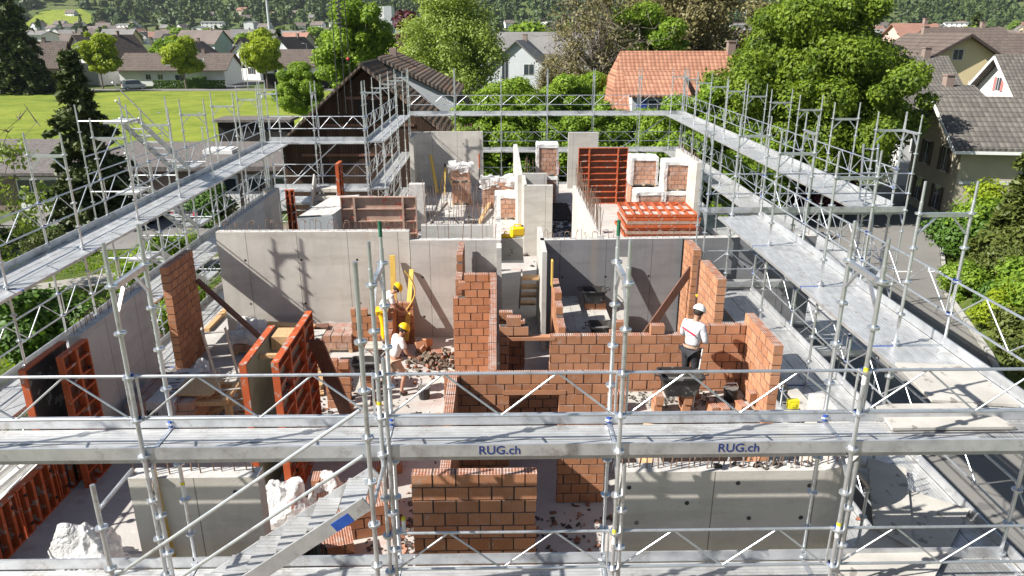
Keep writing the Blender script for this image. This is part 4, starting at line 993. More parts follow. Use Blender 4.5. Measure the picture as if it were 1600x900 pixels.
# stairwell things
lw=thing('ladder_steps','wooden steps with white stringer down in the stair well','steps',(.95,19.8,0))
for i in range(4): MB().box(.62,18.9+i*.55,1.7-i*.45,1.1,19.2+i*.55,1.76-i*.45).build('tread',M['wood'],lw)
MB().bar((.62,18.8,1.95),(.62,20.9,.2),.04,.2).build('stringer',M['woodg'],lw)
t=thing('crate','white and grey crate on the stair well edge holding yellow helmets','crate',(.4,20.9,1.8))
MB().box(.02,20.6,1.75,.72,20.64,2.4).build('side_panel',M['woodg'],t); MB().box(.02,21.1,1.75,.72,21.14,2.4).build('side_panel',M['woodg'],t)
MB().box(.02,20.645,1.75,.06,21.095,2.4).build('end_panel',M['woodg'],t); MB().box(.68,20.645,1.75,.72,21.095,2.4).build('end_panel',M['woodg'],t)
MB().box(.0,20.55,1.68,.74,21.15,1.745).build('base',M['wall_w'],t)
MB().box(-.02,20.58,1.745,.015,20.66,2.46).build('white_corner',M['wall_w'],t)
def helmet_mb(c,r=.14): 
    m=MB(); N=14
    pts=[]; 
    for i in range(6):
        a=math.pi/2*i/5
        for j in range(N):
            b=2*math.pi*j/N; pts.append((c[0]+math.cos(b)*math.cos(a)*r*1.12,c[1]+math.sin(b)*math.cos(a)*r*.95,c[2]+math.sin(a)*r*1.0))
    m.add(pts,[(i*N+j,i*N+(j+1)%N,(i+1)*N+(j+1)%N,(i+1)*N+j) for i in range(5) for j in range(N)])
    br=[(c[0]+math.cos(2*math.pi*j/N)*r*(1.3 if abs(j/N-.0)<.01 or j in (1,N-1,2,N-2) else 1.16),c[1]+math.sin(2*math.pi*j/N)*r*1.0,c[2]-.012) for j in range(N)]
    m.add(pts[:N]+br,[(j,(j+1)%N,N+(j+1)%N,N+j) for j in range(N)]); return m
def canister(label,x,y,z,rz,mat='helm_y'):
    t=thing('canister',label,'canister',(x,y,z),rz); 
    a=MB().box(-.2,-.12,0,.2,.12,.26).build('body',M[mat],None,None,0,bev=.04); a.parent=t
    b=MB().path([(-.1,0,.26),(-.1,0,.33),(.1,0,.33),(.1,0,.26)],.018,6).build('grip',M[mat]); b.parent=t
    c=MB().tube((.15,0,.26),(.15,0,.30),.03,8).build('cap',M['black']); c.parent=t
canister('upper yellow canister in the crate at the stair well',.56,20.88,2.42,.2); canister('lower yellow canister in the crate, partly hidden',.28,20.86,2.2,-.3)
# black box and hose in the rear bay
t=thing('tool_case','black open tool case behind the thicket of rebar','tool case',(-1.0,30.6,0)); MB().box(-1.45,30.4,0,-.85,30.8,.4).build('case',M['black'],t); MB().path([(-1.35,30.4,.4),(-1.2,30.4,.62),(-1.05,30.4,.62),(-.95,30.4,.4)],.02,6).build('handle',M['black'],t)
pts=[(-2.6+1.1*i/12,30.6,.05+.5*math.sin(math.pi*i/12)) for i in range(13)]
tag(MB().path(pts,.03,6).build('hose',M['black']),'black hose arching over the slab behind the rebar','hose')
# tripods
def tripod(label,x,y,h,mat,lean=0):
    t=thing('tripod',label,'survey tripod',(x,y,0),0,'survey tripods by the back wall')
    for k in range(3):
        a=2.1*k+.4; MB().bar((x,y,h),(x+math.cos(a)*.45+lean,y+math.sin(a)*.3,0),.05,.03).build('leg',M[mat],t)
    MB().tube((x,y,h),(x,y,h+.18),.06,8).build('head',M['black'],t)
tripod('black and yellow tripod with mast standing before the curved wall',-2.75,38.5,1.35,'woody'); 
beam('folded yellow tripod leaning on the curved wall',(-3.2,38.3,0),(-3.55,39.0,1.9),.14,.1,'woody','folded_tripod','survey tripod')
tag(MB().tube((-1.0,39.3,0),(-1.0,39.3,1.9),.03,6).tube((-1.0,39.3,1.1),(-1.0,39.3,1.9),.035,6,1).build('marker_pole',[M['black'],M['orange']]),'orange topped marker pole by the tall back wall','pole')
tag(MB().tube((3.1,37.5,0),(3.1,37.5,1.2),.03,6).tube((3.1,37.5,1.2),(3.1,37.5,1.75),.045,6,1).build('marker_pole',[M['black'],M['red']]),'red topped marker pole left of the big orange panel','pole')
# rear left clutter
t=thing('precast_stair','small precast concrete stair flight at the rear left','precast stair',(-7.0,27.5,0),0)
m=MB()
for i in range(8): m.box(-7.1,26.6+i*.25,.2+i*.28,-6.2,27.2+i*.25,.34+i*.28)
m.build('steps',M['conc_w'],t); MB().bar((-7.14,26.5,.3),(-7.14,28.7,2.7),.06,.4).bar((-6.16,26.5,.3),(-6.16,28.7,2.7),.06,.4).build('cheek',M['conc'],t)
t=thing('steel_skip','grey steel skip with a bright lid board behind the long pale wall','skip',(-6.4,23.4,0)); 
MB().add([(-6.4,23.2,1.2),(-5.35,23.2,1.2),(-5.35,24.6,1.2),(-6.4,24.6,1.2),(-6.45,23.1,2.42),(-5.3,23.1,2.5),(-5.3,24.8,2.5),(-6.4,24.8,2.42)],[(3,2,1,0),(0,1,5,4),(1,2,6,5),(2,3,7,6),(3,0,4,7)]).build('body',M['wall_g'],t)
MB().add([(-6.4,23.2,2.47),(-5.3,23.15,2.53),(-4.9,25.8,2.6),(-5.9,25.8,2.55)],[(0,1,2,3)]).build('lid_board',M['conc_rim'],t)
MB().box(-6.3,23.25,0,-5.4,24.5,1.2).build('stand',M['conc_shade'],t)
tag(MB().box(-5.3,24.9,0,-4.3,25.4,2.3).build('yellow_formwork',M['woody']),'yellow formwork timbers behind the grey skip','formwork timber')
board('long white deck boards lying across the rear left opening',[(-8.2,28.0),(-4.9,28.0),(-4.9,29.2),(-8.2,29.2)],1.75,.08,'deck')
board('second pale board strip farther back at the rear left',[(-4.9,33.0),(-2.9,33.0),(-2.9,33.8),(-4.9,33.8)],.3,.08,'conc_rim')
tag(MB().box(2.1,32.2,.01,3.4,35.6,.06).build('tarpaulin',M['darkwood']),'black tarpaulin spread over the floor right of the stair core','tarpaulin')
tag(MB().box(-4.35,30.2,0,-4.05,30.5,1.5).build('concrete_stub',M['conc']),'small square concrete stub behind the brown formwork','concrete stub')
tag(MB().box(-3.75,30.6,0,-3.1,31.0,2.0).build('concrete_stub',M['conc_rim']),'ragged pale concrete pier behind the brown formwork','concrete stub')
# white pipes and red beams at the far left ground
for i in range(5):
    tag(MB().tube((-9.0-.3*i,8.5,-.1+.02*i),(-8.6-.3*i,12.6,.1),.11,12).build('plastic_pipe',M['wall_w']),['white pipe nearest the slab edge on the lower left deck','second white pipe from the slab edge','middle white pipe of the bundle on the left deck','fourth white pipe from the slab edge','outermost white pipe of the bundle on the left deck'][i],'pipe','white pipes beside the slab')
gr=thing('rebar_mesh_stack','rusty reinforcement mats stacked in the garden beside the left scaffold','rebar mats',(-11.5,15,-3))
for k in range(5):
    m=MB()
    for i in range(16): m.tube((-12.6,9.5+i*.8,-1.2+.07*k),(-10.5,9.5+i*.8,-1.2+.07*k),.012,4)
    for i in range(9): m.tube((-12.6+i*.26,9.3,-1.18+.07*k),(-12.6+i*.26,21.7,-1.18+.07*k),.012,4)
    m.build('mat',M['rebar'],gr)
for y in (10,14,18,21): MB().box(-12.6,y,-3,-10.5,y+.15,-1.25).build('bearer',M['wood'],gr)
rf_=thing('steel_trestle','red lacquered steel frame on the ground at the far left','steel trestle',(-12,9,-3))
for (a,b) in (((-12.4,8.2,-3),(-12.4,8.4,1.4)),((-11.4,8.0,-3),(-11.4,8.3,.8)),((-12.4,8.3,.5),(-10.6,11.5,-.3)),((-12.4,8.3,-.5),(-10.6,11.0,-1.3))): MB().bar(a,b,.14,.14).build('beam',M['orange'],rf_)
# crane hoist ropes
hr=thing('hoist_rope','dark chain and cable of the crane hanging in front of the barn','crane rope',(-8.6,43,2))
for dx in (-.35,.0,.3): MB().tube((-8.6+dx*.9,43,22),(-8.6+dx*1.2,43,3.6),.028,5).build('cable',M['black'],hr)
m=MB()
for i in range(60): m.tube((-8.75,43,8.2+i*.22),(-8.45,43,8.31+i*.22),.035,4).tube((-8.45,43,8.31+i*.22),(-8.75,43,8.42+i*.22),.035,4)
m.build('chain',M['black'],hr); MB().sphere((-8.3,43,6.6),.09,8).build('hook_block',M['red'],hr)

# ================================================================ PEOPLE
def skin(name, J, E_, mat, root=0, sub=2):
    me=bpy.data.meshes.new(name); me.from_pydata([j[0] for j in J],E_,[]); o=bpy.data.objects.new('tmp',me); COL.objects.link(o)
    md=o.modifiers.new('s','SKIN'); sv=me.skin_vertices[0].data
    for i,j in enumerate(J):
        r=j[1]; sv[i].radius=(r,r) if isinstance(r,(int,float)) else r; sv[i].use_root=(i==root)
    sd=o.modifiers.new('d','SUBSURF'); sd.levels=sub; sd.render_levels=sub
    dg=bpy.context.evaluated_depsgraph_get(); m2=bpy.data.meshes.new_from_object(o.evaluated_get(dg)); bpy.data.objects.remove(o)
    m2.name=name; m2.materials.clear(); m2.materials.append(mat)
    m2.polygons.foreach_set('use_smooth',[True]*len(m2.polygons)); return m2
def person(label, loc, rotz, P, shirt, pants, shorts=False, helmet=None, sleeves='long', cap=False, kneepad=False):
    """P: dict of joints in local coordinates, facing +Y"""
    t=thing('person',label,'person',(0,0,0))
    V_=lambda k:Vector(P[k])
    hd=(V_('head')-V_('neck')).normalized()
    J=[(V_('pelvis'),(.14,.105))]; E_=[]; idx={'pelvis':0}
    def ad(k,v,r,par): J.append((Vector(v),r)); idx[k]=len(J)-1; E_.append((idx[par],idx[k]))
    ad('waist',V_('pelvis').lerp(V_('chest'),.5),(.125,.095),'pelvis'); ad('chest',P['chest'],(.15,.11),'waist')
    ad('upch',V_('chest').lerp(V_('neck'),.55),(.13,.09),'chest'); ad('neck',P['neck'],.055,'upch'); ad('nk2',V_('neck')+hd*.06,.052,'neck')
    ad('jaw',V_('head')+hd*-.05,(.062,.07),'nk2'); ad('head',V_('head')+hd*.03,(.075,.088),'jaw'); ad('crown',V_('head')+hd*.105,.055,'head')
    for s in 'lr':
        ad('sh'+s,P['sh'+s],.062,'upch'); ad('el'+s,P['el'+s],.04,'sh'+s); 
        ad('wr'+s,P['wr'+s],.027,'el'+s); d=(V_('ha'+s)-V_('wr'+s)).normalized(); ad('pa'+s,V_('wr'+s)+d*.05,(.036,.02),'wr'+s); ad('kn'+s+'u',V_('wr'+s)+d*.09,(.038,.018),'pa'+s)
        sd=d.cross(Vector((0,0,1))); sd=sd.normalized() if sd.length>.1 else Vector((1,0,0)); dn=d.cross(sd)
        for f in range(4):
            o_=sd*(.027*(f-1.5)/1.5); l=(.06,.072,.068,.052)[f]
            ad('f%d'%f+s,V_('wr'+s)+d*(.09+l*.5)+o_*1.15+dn*.006,.0085,'kn'+s+'u'); ad('g%d'%f+s,V_('wr'+s)+d*(.09+l*.85)+o_*1.1+dn*.028,.0075,'f%d'%f+s)
        ad('th'+s,V_('wr'+s)+d*.05+sd*.045,.01,'pa'+s); ad('ti'+s,V_('wr'+s)+d*.085+sd*.052+dn*.01,.008,'th'+s)
        ad('hi'+s,P['hi'+s],.085,'pelvis'); ad('ke'+s,P['ke'+s],.054,'hi'+s); ad('cf'+s,V_('ke'+s).lerp(V_('an'+s),.35)+Vector((0,-.02,0)),.05,'ke'+s); ad('an'+s,P['an'+s],.034,'cf'+s)
        ad('he'+s,V_('an'+s)+Vector((0,-.02,-.05)),.036,'an'+s); ad('to'+s,P['to'+s],(.04,.026),'an'+s)
    o=inst('body',skin('body',J,E_,M['skin']),t)
    # nose, ears, eyes
    fw_=Vector(P.get('face',(0,1,0))).normalized(); c=V_('head'); sdv=fw_.cross(hd).normalized()
    fm=MB(); fm.sphere(c+fw_*.092+hd*.0,.017,8,0,0,1.4); 
    for s in (-1,1): fm.sphere(c+sdv*s*.078,.022,8,0,0,1.3)
    fm.build('nose_and_ears',M['skin'],t,smooth=True)
    em=MB(); [em.sphere(c+fw_*.08+sdv*s*.03+hd*.022,.010,6) for s in (-1,1)]; em.build('eye',M['hair'],t)
    MB().bar(c+fw_*.083-sdv*.022-hd*.045,c+fw_*.083+sdv*.022-hd*.045,.012,.008).build('mouth',M['red'] if False else M['boot'],t)
    hm=MB(); N=12; 
    hb=MB().sphere((0,0,0),.1,12); q=fw_
    hb.v=[tuple(c+hd*.045-q*.012+Vector(v)*(1.0)) for v in hb.v]; hb.build('hair',M['hair'],t,smooth=True)
    if cap: 
        bd=MB().sphere(c+fw_*.045-hd*.05,.058,10); bd.build('beard',M['hair'],t,smooth=True)
    if helmet:
        hh=helmet_mb((0,0,0),.128); rm=Matrix((sdv,fw_,hd)).transposed() @ Matrix.Rotation(R(90),3,'Z')
        hh.v=[tuple(c+hd*.075+rm@Vector(v)) for v in hh.v]; hh.build('helmet',M[helmet],t,smooth=True)
    # shirt
    sj=[(V_('pelvis')+Vector((0,0,.03)),(.165,.13))]; se=[]
    def sa(v,r,p): sj.append((Vector(v),r)); se.append((p,len(sj)-1)); return len(sj)-1
    a=sa(V_('pelvis').lerp(V_('chest'),.5),(.155,.125),0); b=sa(P['chest'],(.178,.135),a); c_=sa(V_('chest').lerp(V_('neck'),.55),(.155,.112),b); sa(V_('neck')-hd*.015,.072,c_)
    for s in 'lr':
        k=sa(V_('sh'+s),.083,c_)
        if sleeves=='long': e=sa(V_('el'+s),.062,k); sa(V_('wr'+s).lerp(V_('el'+s),.08),.042,e)
        else: sa(V_('sh'+s).lerp(V_('el'+s),.65),.07,k)
    inst('shirt',skin('shirt',sj,se,M[shirt]),t)
    pj=[(V_('pelvis')+Vector((0,0,.02)),(.16,.125))]; pe=[]
    def pa(v,r,p): pj.append((Vector(v),r)); pe.append((p,len(pj)-1)); return len(pj)-1
    for s in 'lr':
        k=pa(V_('hi'+s),.108,0); 
        if shorts: pa(V_('hi'+s).lerp(V_('ke'+s),.9),.085,k)
        else: k2=pa(V_('ke'+s),.074,k); pa(V_('an'+s)+Vector((0,0,.04)),.058,k2)
    inst('trousers',skin('trousers',pj,pe,M[pants]),t)
    for s in 'lr':
        bj=[(V_('an'+s)+Vector((0,-.01,.06)),.052),(V_('an'+s)+Vector((0,-.02,-.04)),.05),(V_('an'+s).lerp(V_('to'+s),.6)+Vector((0,0,-.01)),(.05,.04)),(V_('to'+s),(.045,.03))]
        inst('boot',skin('boot',bj,[(0,1),(1,2),(2,3)],M['boot'],0,1),t)
    t.location=loc; t.rotation_euler=(0,0,rotz); return t
base=dict(pelvis=(0,0,.95),chest=(0,.03,1.22),neck=(0,.04,1.48),head=(0,.07,1.62),shl=(-.19,.03,1.42),shr=(.19,.03,1.42),ell=(-.25,.0,1.14),elr=(.25,0,1.14),wrl=(-.22,.2,.98),wrr=(.22,.2,.98),hal=(-.2,.35,.95),har=(.2,.35,.95),
  hil=(-.095,0,.88),hir=(.095,0,.88),kel=(-.11,.03,.48),ker=(.11,.03,.48),anl=(-.12,0,.09),anr=(.12,0,.09),tol=(-.13,.15,.04),tor=(.13,.15,.04))
m1=dict(base); m1.update(head=(.0,.13,1.61),face=(0,.85,-.5),neck=(0,.06,1.47),chest=(0,.05,1.2),ell=(-.27,.05,1.15),wrl=(-.14,.27,1.1),hal=(-.08,.38,1.08),elr=(.27,.06,1.14),wrr=(.15,.27,1.05),har=(.08,.38,1.02))
p1=person('mason in white helmet and grey jersey with red chest print, looking down at the wall',(3.68,12.86,PZ+.21-.0),R(-50),m1,'shirt','trouser',helmet='helm_w',cap=True)
# print across the back of the jersey
tm=textmesh('Maurer',.085,M['red'],'back_print',None,Matrix.Translation((-.02,-.115,1.335))@Matrix.Rotation(R(8),4,'Y')@Matrix.Rotation(R(90),4,'X')@Matrix.Scale(1,4),.004,.002) if False else None
bpm=MB()
for i in range(7): bpm.bar((-.15+i*.045,-.121-.002*i,1.37-i*.012),(-.15+i*.045+.03,-.121,1.345-i*.012),.012,.03)
bpm.build('back_print',M['red']).parent=p1
beltm=MB(); N=20
beltm.add([(math.cos(2*math.pi*i/N)*.172,math.sin(2*math.pi*i/N)*.14,z) for z in (.99,1.035) for i in range(N)],[(i,(i+1)%N,N+(i+1)%N,N+i) for i in range(N)]); beltm.build('belt',M['short']).parent=p1
tag(MB().tube((3.72,12.55,PZ+.05),(3.86,12.72,PZ+1.2),.013,6).build('shovel_handle',M['wall_w']),'pale tool handle standing in the black tub before the mason','tool')
block('clay block the mason stands on with his left foot',3.5,12.75,PZ,0,); block('clay block the mason stands on with his right foot',3.66,12.95,PZ,0)
m2=dict(base); m2.update(pelvis=(0,0,.93),chest=(0,.1,1.2),neck=(0,.2,1.44),head=(0,.27,1.56),face=(0,.8,-.55),shl=(-.19,.16,1.38),shr=(.19,.16,1.38),elr=(.3,.22,1.12),wrr=(.33,.42,.98),har=(.33,.55,.95),ell=(-.25,.1,1.1),wrl=(-.2,.3,1.0),hal=(-.2,.4,.98),
   hir=(.095,.02,.86),ker=(.12,.22,.5),anr=(.14,.1,.09),tor=(.15,.26,.05),hil=(-.095,0,.86),kel=(-.1,.02,.46),anl=(-.12,-.22,.1),tol=(-.12,-.08,.04))
p2=person('worker in yellow helmet, white T-shirt and beige shorts walking past the debris heap',(-2.45,15.6,0),R(-62),m2,'tshirt','short',shorts=True,helmet='helm_y',sleeves='short')
m3=dict(base); m3.update(chest=(0,.14,1.16),neck=(0,.3,1.36),head=(0,.4,1.45),face=(0,.55,-.8),shl=(-.19,.25,1.31),shr=(.19,.25,1.31),ell=(-.24,.32,1.03),elr=(.24,.32,1.03),wrl=(-.18,.5,.9),wrr=(.18,.5,.88),hal=(-.16,.6,.86),har=(.16,.6,.84))
p3=person('worker in yellow helmet and white T-shirt bending over the brick stub by the pale wall',(-3.05,17.95,.3),R(-75),m3,'tshirt','helm_y',helmet='helm_y',sleeves='short')
plat('low step platform under the bending worker',-3.5,17.6,-2.85,18.05,.3,2)
beam('yellow upright formwork board behind the bending worker, left',(-2.85,18.75,.0),(-2.85,18.98,2.4),.14,.05,'woody'); 
beam('raw board leaning on the pale wall right of the bending worker',(-2.5,18.3,.2),(-2.35,19.0,2.0),.12,.04,'woody')
tag(MB().path([(-2.48+.25*math.sin(a/10*3.14),18.55,1.0+.11*a) for a in range(11)],.02,6).build('wood_hoop',M['woody']),'curved yellow batten beside the bending worker','batten')

# ---------------------------------------------------------------- more site clutter
def bucket(label,x,y,z,mat='black'):
    t=thing('bucket',label,'bucket',(x,y,z),0,'site buckets'); m=MB(); m.tube((x,y,z),(x,y,z+.28),.12,12,0,.15); m.build('pail',M[mat],t); MB().tube((x,y,z+.281),(x,y,z+.285),.135,12).build('filling',M['mortar_w'],t); MB().path([(x-.15,y,z+.27),(x-.1,y,z+.38),(x+.1,y,z+.38),(x+.15,y,z+.27)],.006,4).build('handle',M['galv'],t)
bucket('black bucket on the floor near the walking worker',-1.75,15.4,0); bucket('black bucket beside the central formwork',-3.1,13.0,0); bucket('black bucket on the mason platform by the side wall',4.55,12.9,PZ); bucket('white bucket near the ladder foot',-6.9,15.6,0,'wall_w')
for i,(p,q,wd,m,l) in enumerate((((-5.0,14.2,.03),(-4.6,16.2,.03),.25,'woodg','grey board lying on the floor behind the central formwork'),((-4.9,18.2,.04),(-4.2,15.5,.06),.2,'wood','raw board lying slanted between formwork and pale wall'),((-6.9,16.6,.03),(-5.6,17.4,.03),.2,'woodg','grey board near the opened block pack'),((-2.2,13.0,.03),(-1.3,14.6,.03),.18,'wood','raw board on the sunlit floor by the brick pier'),((2.2,9.6,.03),(3.6,9.9,.03),.2,'wood','raw board on the floor behind the rounded concrete wall'),((2.4,10.4,.4),(3.9,9.6,.9),.06,'woody','yellow lath sticking up behind the rounded concrete wall'),((2.0,9.0,.05),(2.5,10.8,1.9),.2,'wood','raw board leaning behind the front right wall'))):
    beam(l,p,q,wd,.03,m,'loose_board','board')
for (x,y,l) in ((-2.9,13.8,'thin black cable looping over the floor by the leaning planks'),(-1.6,14.0,'black hose curl on the sunlit floor near the brick pier')):
    pts=[(x+.6*math.sin(i*.7)+.05*i,y+.35*math.cos(i*.9)+.03*i,.02+.004*(i%3)) for i in range(14)]; tag(MB().path(pts,.016,5).build('cable',M['black']),l,'cable')
tag(MB().tube((-1.95,14.3,.1),(-1.7,14.35,.1),.1,12).build('cable_roll',M['black']),'black roll lying on the floor right of the walking worker','roll')
shards('sawdust and offcuts round the timber heap',-6.2,14.6,.6,.6,260,mats=('wood','mortar'),smax=.06)
shards('brick chips round the free block stacks',-3.5,15.4,.6,.8,200)
shards('mortar crumbs on the rear slab',-1.5,33,1.3,2.2,160,mats=('mortar','conc'),smax=.07)
shards('small debris on the rear left slab',-6.2,22.5,.9,1.2,200,mats=('mortar','wood'),smax=.09)
for i in range(5):
    beam(['first','second','third','fourth','fifth'][i]+' short timber counted from the left, lying behind the opened block packs',(-6.6+i*.5,18.75,.03+.02*i),(-6.2+i*.5,18.95,.05),.09,.07,'wood')
beam('red brown props bundle lying behind the pale wall',(-6.8,21.5,.06),(-3.4,22.2,.06),.3,.12,'orange','prop_bundle','props')

board('tan plywood offcut lying on the pale timber trestle',[(-6.7,13.75),(-5.95,13.7),(-5.9,14.5),(-6.65,14.55)],.97,.03,'wood')
board('tan plywood sheet spanning the gap between the central formwork panels',[(-4.18,12.5),(-3.82,12.5),(-3.82,12.95),(-4.18,12.95)],2.55,.25,'wood')
beam('timber spreader wedged between the central formwork panels',(-4.2,11.9,2.7),(-3.8,11.9,2.7),.09,.06,'wood')
board('pale concrete board lying on the floor behind the leaning planks',[(-3.3,15.0),(-2.95,15.0),(-3.1,16.6),(-3.45,16.6)],.03,.03,'woodg')
beam('brown board pile on the opened block packs, lower',(-6.5,18.3,.55),(-4.6,18.5,.55),.3,.08,'woodd'); beam('raw board pile on the opened block packs, upper',(-6.2,18.4,.68),(-4.9,18.2,.66),.25,.06,'wood')

# ================================================================ VEGETATION
def npmesh(name, V, nq, mats, midx=None):
    me=bpy.data.meshes.new(name); me.vertices.add(len(V)); me.vertices.foreach_set('co',V.astype(np.float32).ravel())
    me.loops.add(nq*4); me.loops.foreach_set('vertex_index',np.arange(nq*4,dtype=np.int32)); me.polygons.add(nq)
    me.polygons.foreach_set('loop_start',np.arange(0,nq*4,4,dtype=np.int32)); me.polygons.foreach_set('loop_total',np.full(nq,4,dtype=np.int32))
    for m in mats: me.materials.append(m)
    me.update(calc_edges=True); return me
def quads(P, Nn, size, aspect=1.5, rg=rng):
    n=len(P); a=rg.normal(size=(n,3)); u=np.cross(Nn,a); u/=np.linalg.norm(u,axis=1,keepdims=True)+1e-9; v=np.cross(Nn,u); v/=np.linalg.norm(v,axis=1,keepdims=True)+1e-9
    s=size*(.6+.8*rg.random((n,1))); u=u*s*aspect/2; v=v*s/2
    return np.stack([P-u-v*.35,P-u*.1-v,P+u+v*.2,P+u*.1+v],axis=1).reshape(-1,3)
def blob_leaves(blobs, n, size, seed=0, flat=.75, fill=.35):
    rg=np.random.default_rng(seed); C=np.array([b[:3] for b in blobs]); Rr=np.array([b[3] for b in blobs]); w_=Rr**2; w_/=w_.sum()
    k=rg.choice(len(blobs),n,p=w_); d=rg.normal(size=(n,3)); d/=np.linalg.norm(d,axis=1,keepdims=True)
    rad=Rr[k]*(1-fill*rg.random(n)**1.3)*(1+.12*rg.normal(size=n)); P=C[k]+d*rad[:,None]*np.array([1,1,flat])
    Nn=d+rg.normal(size=(n,3))*.55; Nn[:,2]+=.35; Nn/=np.linalg.norm(Nn,axis=1,keepdims=True)
    return quads(P,Nn,size,1.5,rg)
def crown_blobs(rx, rz, cz, nb, seed, br=.34, shape=1.0):
    rr=random.Random(seed); out=[]
    for i in range(nb):
        t=math.acos(1-2*(i+.5)/nb); a=i*2.39996+rr.uniform(-.3,.3); k=rr.uniform(.30,1.0)**.8
        z=math.cos(t); taper=1-(.25*shape if z>0 else 0)*z
        out.append((math.sin(t)*math.cos(a)*rx*k*taper, math.sin(t)*math.sin(a)*rx*k*taper, cz+z*rz*k, rx*br*rr.uniform(.5,1.45)))
    out.append((0,0,cz-rz*.1,rx*.38)); return out
def tree_meshes(h, rx, cz, rz, nb, n, size, leaf, bark='bark', seed=0, br=.34, limbs=9, tr=.25, shape=1.0, fill=.35, twigs=0):
    bl=crown_blobs(rx,rz,cz,nb,seed,br,shape); V=blob_leaves(bl,n,size,seed,fill=fill); cm_=npmesh('crown',V,n,[M[leaf]])
    rr=random.Random(seed); t=MB(); t.tube((0,0,0),(0,0,cz-rz*.5),tr,8,0,tr*.75); t.tube((0,0,cz-rz*.5),(rr.uniform(-.3,.3),0,cz+rz*.5),tr*.75,6,0,tr*.2)
    for b in rr.sample(bl,min(limbs,len(bl))):
        z0=max(.2,min(cz-rz*.45,b[2]-rz*.3)); mid=(b[0]*.45,b[1]*.45,(z0+b[2])/2-.1); t.tube((0,0,z0),mid,tr*.45,5,0,tr*.28); t.tube(mid,b[:3],tr*.28,5,0,tr*.08)
        for k in range(twigs):
            q=Vector(b[:3])+Vector((rr.gauss(0,1),rr.gauss(0,1),rr.gauss(0,.8)))*b[3]; t.tube(b[:3],q,tr*.1,3,0,.01)
            for w in range(3): t.tube(q,q+Vector((rr.gauss(0,.5),rr.gauss(0,.5),rr.gauss(.2,.4)))*b[3]*.7,.03,3,0,.008,cap=False)
    return cm_, t.mesh('trunk',M[bark])
def put_tree(name,label,x,y,z,ms,s=1.0,rz=0,group=None,sz=1.0,cat='tree'):
    t=thing(name,label,cat,(0,0,0),0,group); a=inst('crown',ms[0]); a.parent=t; b=inst('trunk',ms[1]); b.parent=t
    t.location=(x,y,z); t.rotation_euler=(0,0,rz); t.scale=(s,s,s*sz); return t
G=-3.0
big=tree_meshes(13,7.0,7.6,5.9,150,190000,.15,'leaf_d',seed=3,br=.17,tr=.45,limbs=22,fill=.3)
put_tree('chestnut_tree','huge dark leafy chestnut rising behind the far right scaffold',19.6,46.2,G,big,.93,.6,sz=1.07)
put_tree('chestnut_tree','lighter part-hidden leafy tree left of the huge chestnut above the red roof',25.5,60,G,big,.78,2.0)
mid=tree_meshes(8,3.0,4.8,3.2,60,48000,.13,'leaf_b',seed=5,br=.24,tr=.2)
mid2=tree_meshes(8,3.0,4.6,3.2,60,48000,.13,'leaf',seed=6,br=.24,tr=.2)
# green maples right behind the back scaffold
for (x,y,s,m,l) in ((-.2,46.5,.95,mid,'bright maple just behind the back scaffold, left of the gap post'),(3.2,46.8,.86,mid2,'dense maple behind the back scaffold in front of the red house, left one'),(6.3,47.2,.88,mid2,'dense maple behind the back scaffold beneath the dormer'),(9.3,46.8,.8,mid,'maple at the right corner of the back scaffold'),(1.4,50.5,1.0,mid,'taller bright maple behind the gap between barn and red house'),(12.6,45.8,1.05,mid2,'broad low maple between the back scaffold and the chestnut'),(15.5,43,.8,mid2,'low leafy tree under the chestnut beside the far right scaffold'),(13.2,38.5,.62,mid,'young leafy tree close beside the far right scaffold'),(4.8,54,1.0,mid,'bright maple left of the red tiled house')):
    put_tree('maple_tree',l,x,y,G,m,s,x)
birch=tree_meshes(17,5.6,9.6,8.4,150,52000,.17,'leaf_birch','bark_w',seed=8,br=.25,tr=.22,limbs=26,shape=1.4,fill=.6)
put_tree('birch_tree','tall pale green birch rising behind the barn roof',-4.7,73,G,birch,.92,0,sz=1.0)
tallg=tree_meshes(14,3.9,8.4,6.2,80,42000,.2,'leaf_b',seed=9,br=.24,tr=.3)
put_tree('lime_tree','tall vivid green tree left of the crane rope',-14.8,82,G,tallg,1.12)
put_tree('lime_tree','bushy green tree left of the tall vivid one, above the blue car',-22.5,88,G,mid,.95)
red=tree_meshes(11,3.3,6,4.5,34,14000,.3,'leaf_red',seed=10,tr=.25)
put_tree('copper_beech','dark copper tree between the tall green tree and the birch',-10.6,98,G,red,1.25)
bare=tree_meshes(14,5.4,8.4,5.4,60,9000,.16,'leaf_brown',seed=12,br=.3,tr=.35,limbs=46,fill=.9,twigs=7)
brn=tree_meshes(14,6.4,8.4,5.8,70,42000,.18,'leaf_brown',seed=13,br=.26,tr=.4,limbs=40,fill=.8,twigs=3)
put_tree('bare_tree','nearly bare brownish tree with open branches left of the red roof',10.6,80,G,bare,1.12)
put_tree('budding_tree','broad olive brown budding tree above the red roof',23.0,92,G,brn,1.35)
put_tree('budding_tree','smaller olive brown budding tree beside the white gabled house',7.6,84,G,brn,.62,1)
put_tree('maple_tree','bright green maple between the bare tree and the red roof',15.6,82,G,mid,1.7,2)
put_tree('maple_tree','fresh green tree at the left end of the red roof',8.5,66,G,mid,.95,2)
put_tree('maple_tree','small fresh green tree beside the grey gabled house',-.5,120,G,mid,1.1,2)
lime=tree_meshes(7.5,2.7,5.0,3.0,30,15000,.22,'leaf_y',seed=15,br=.33,tr=.13)
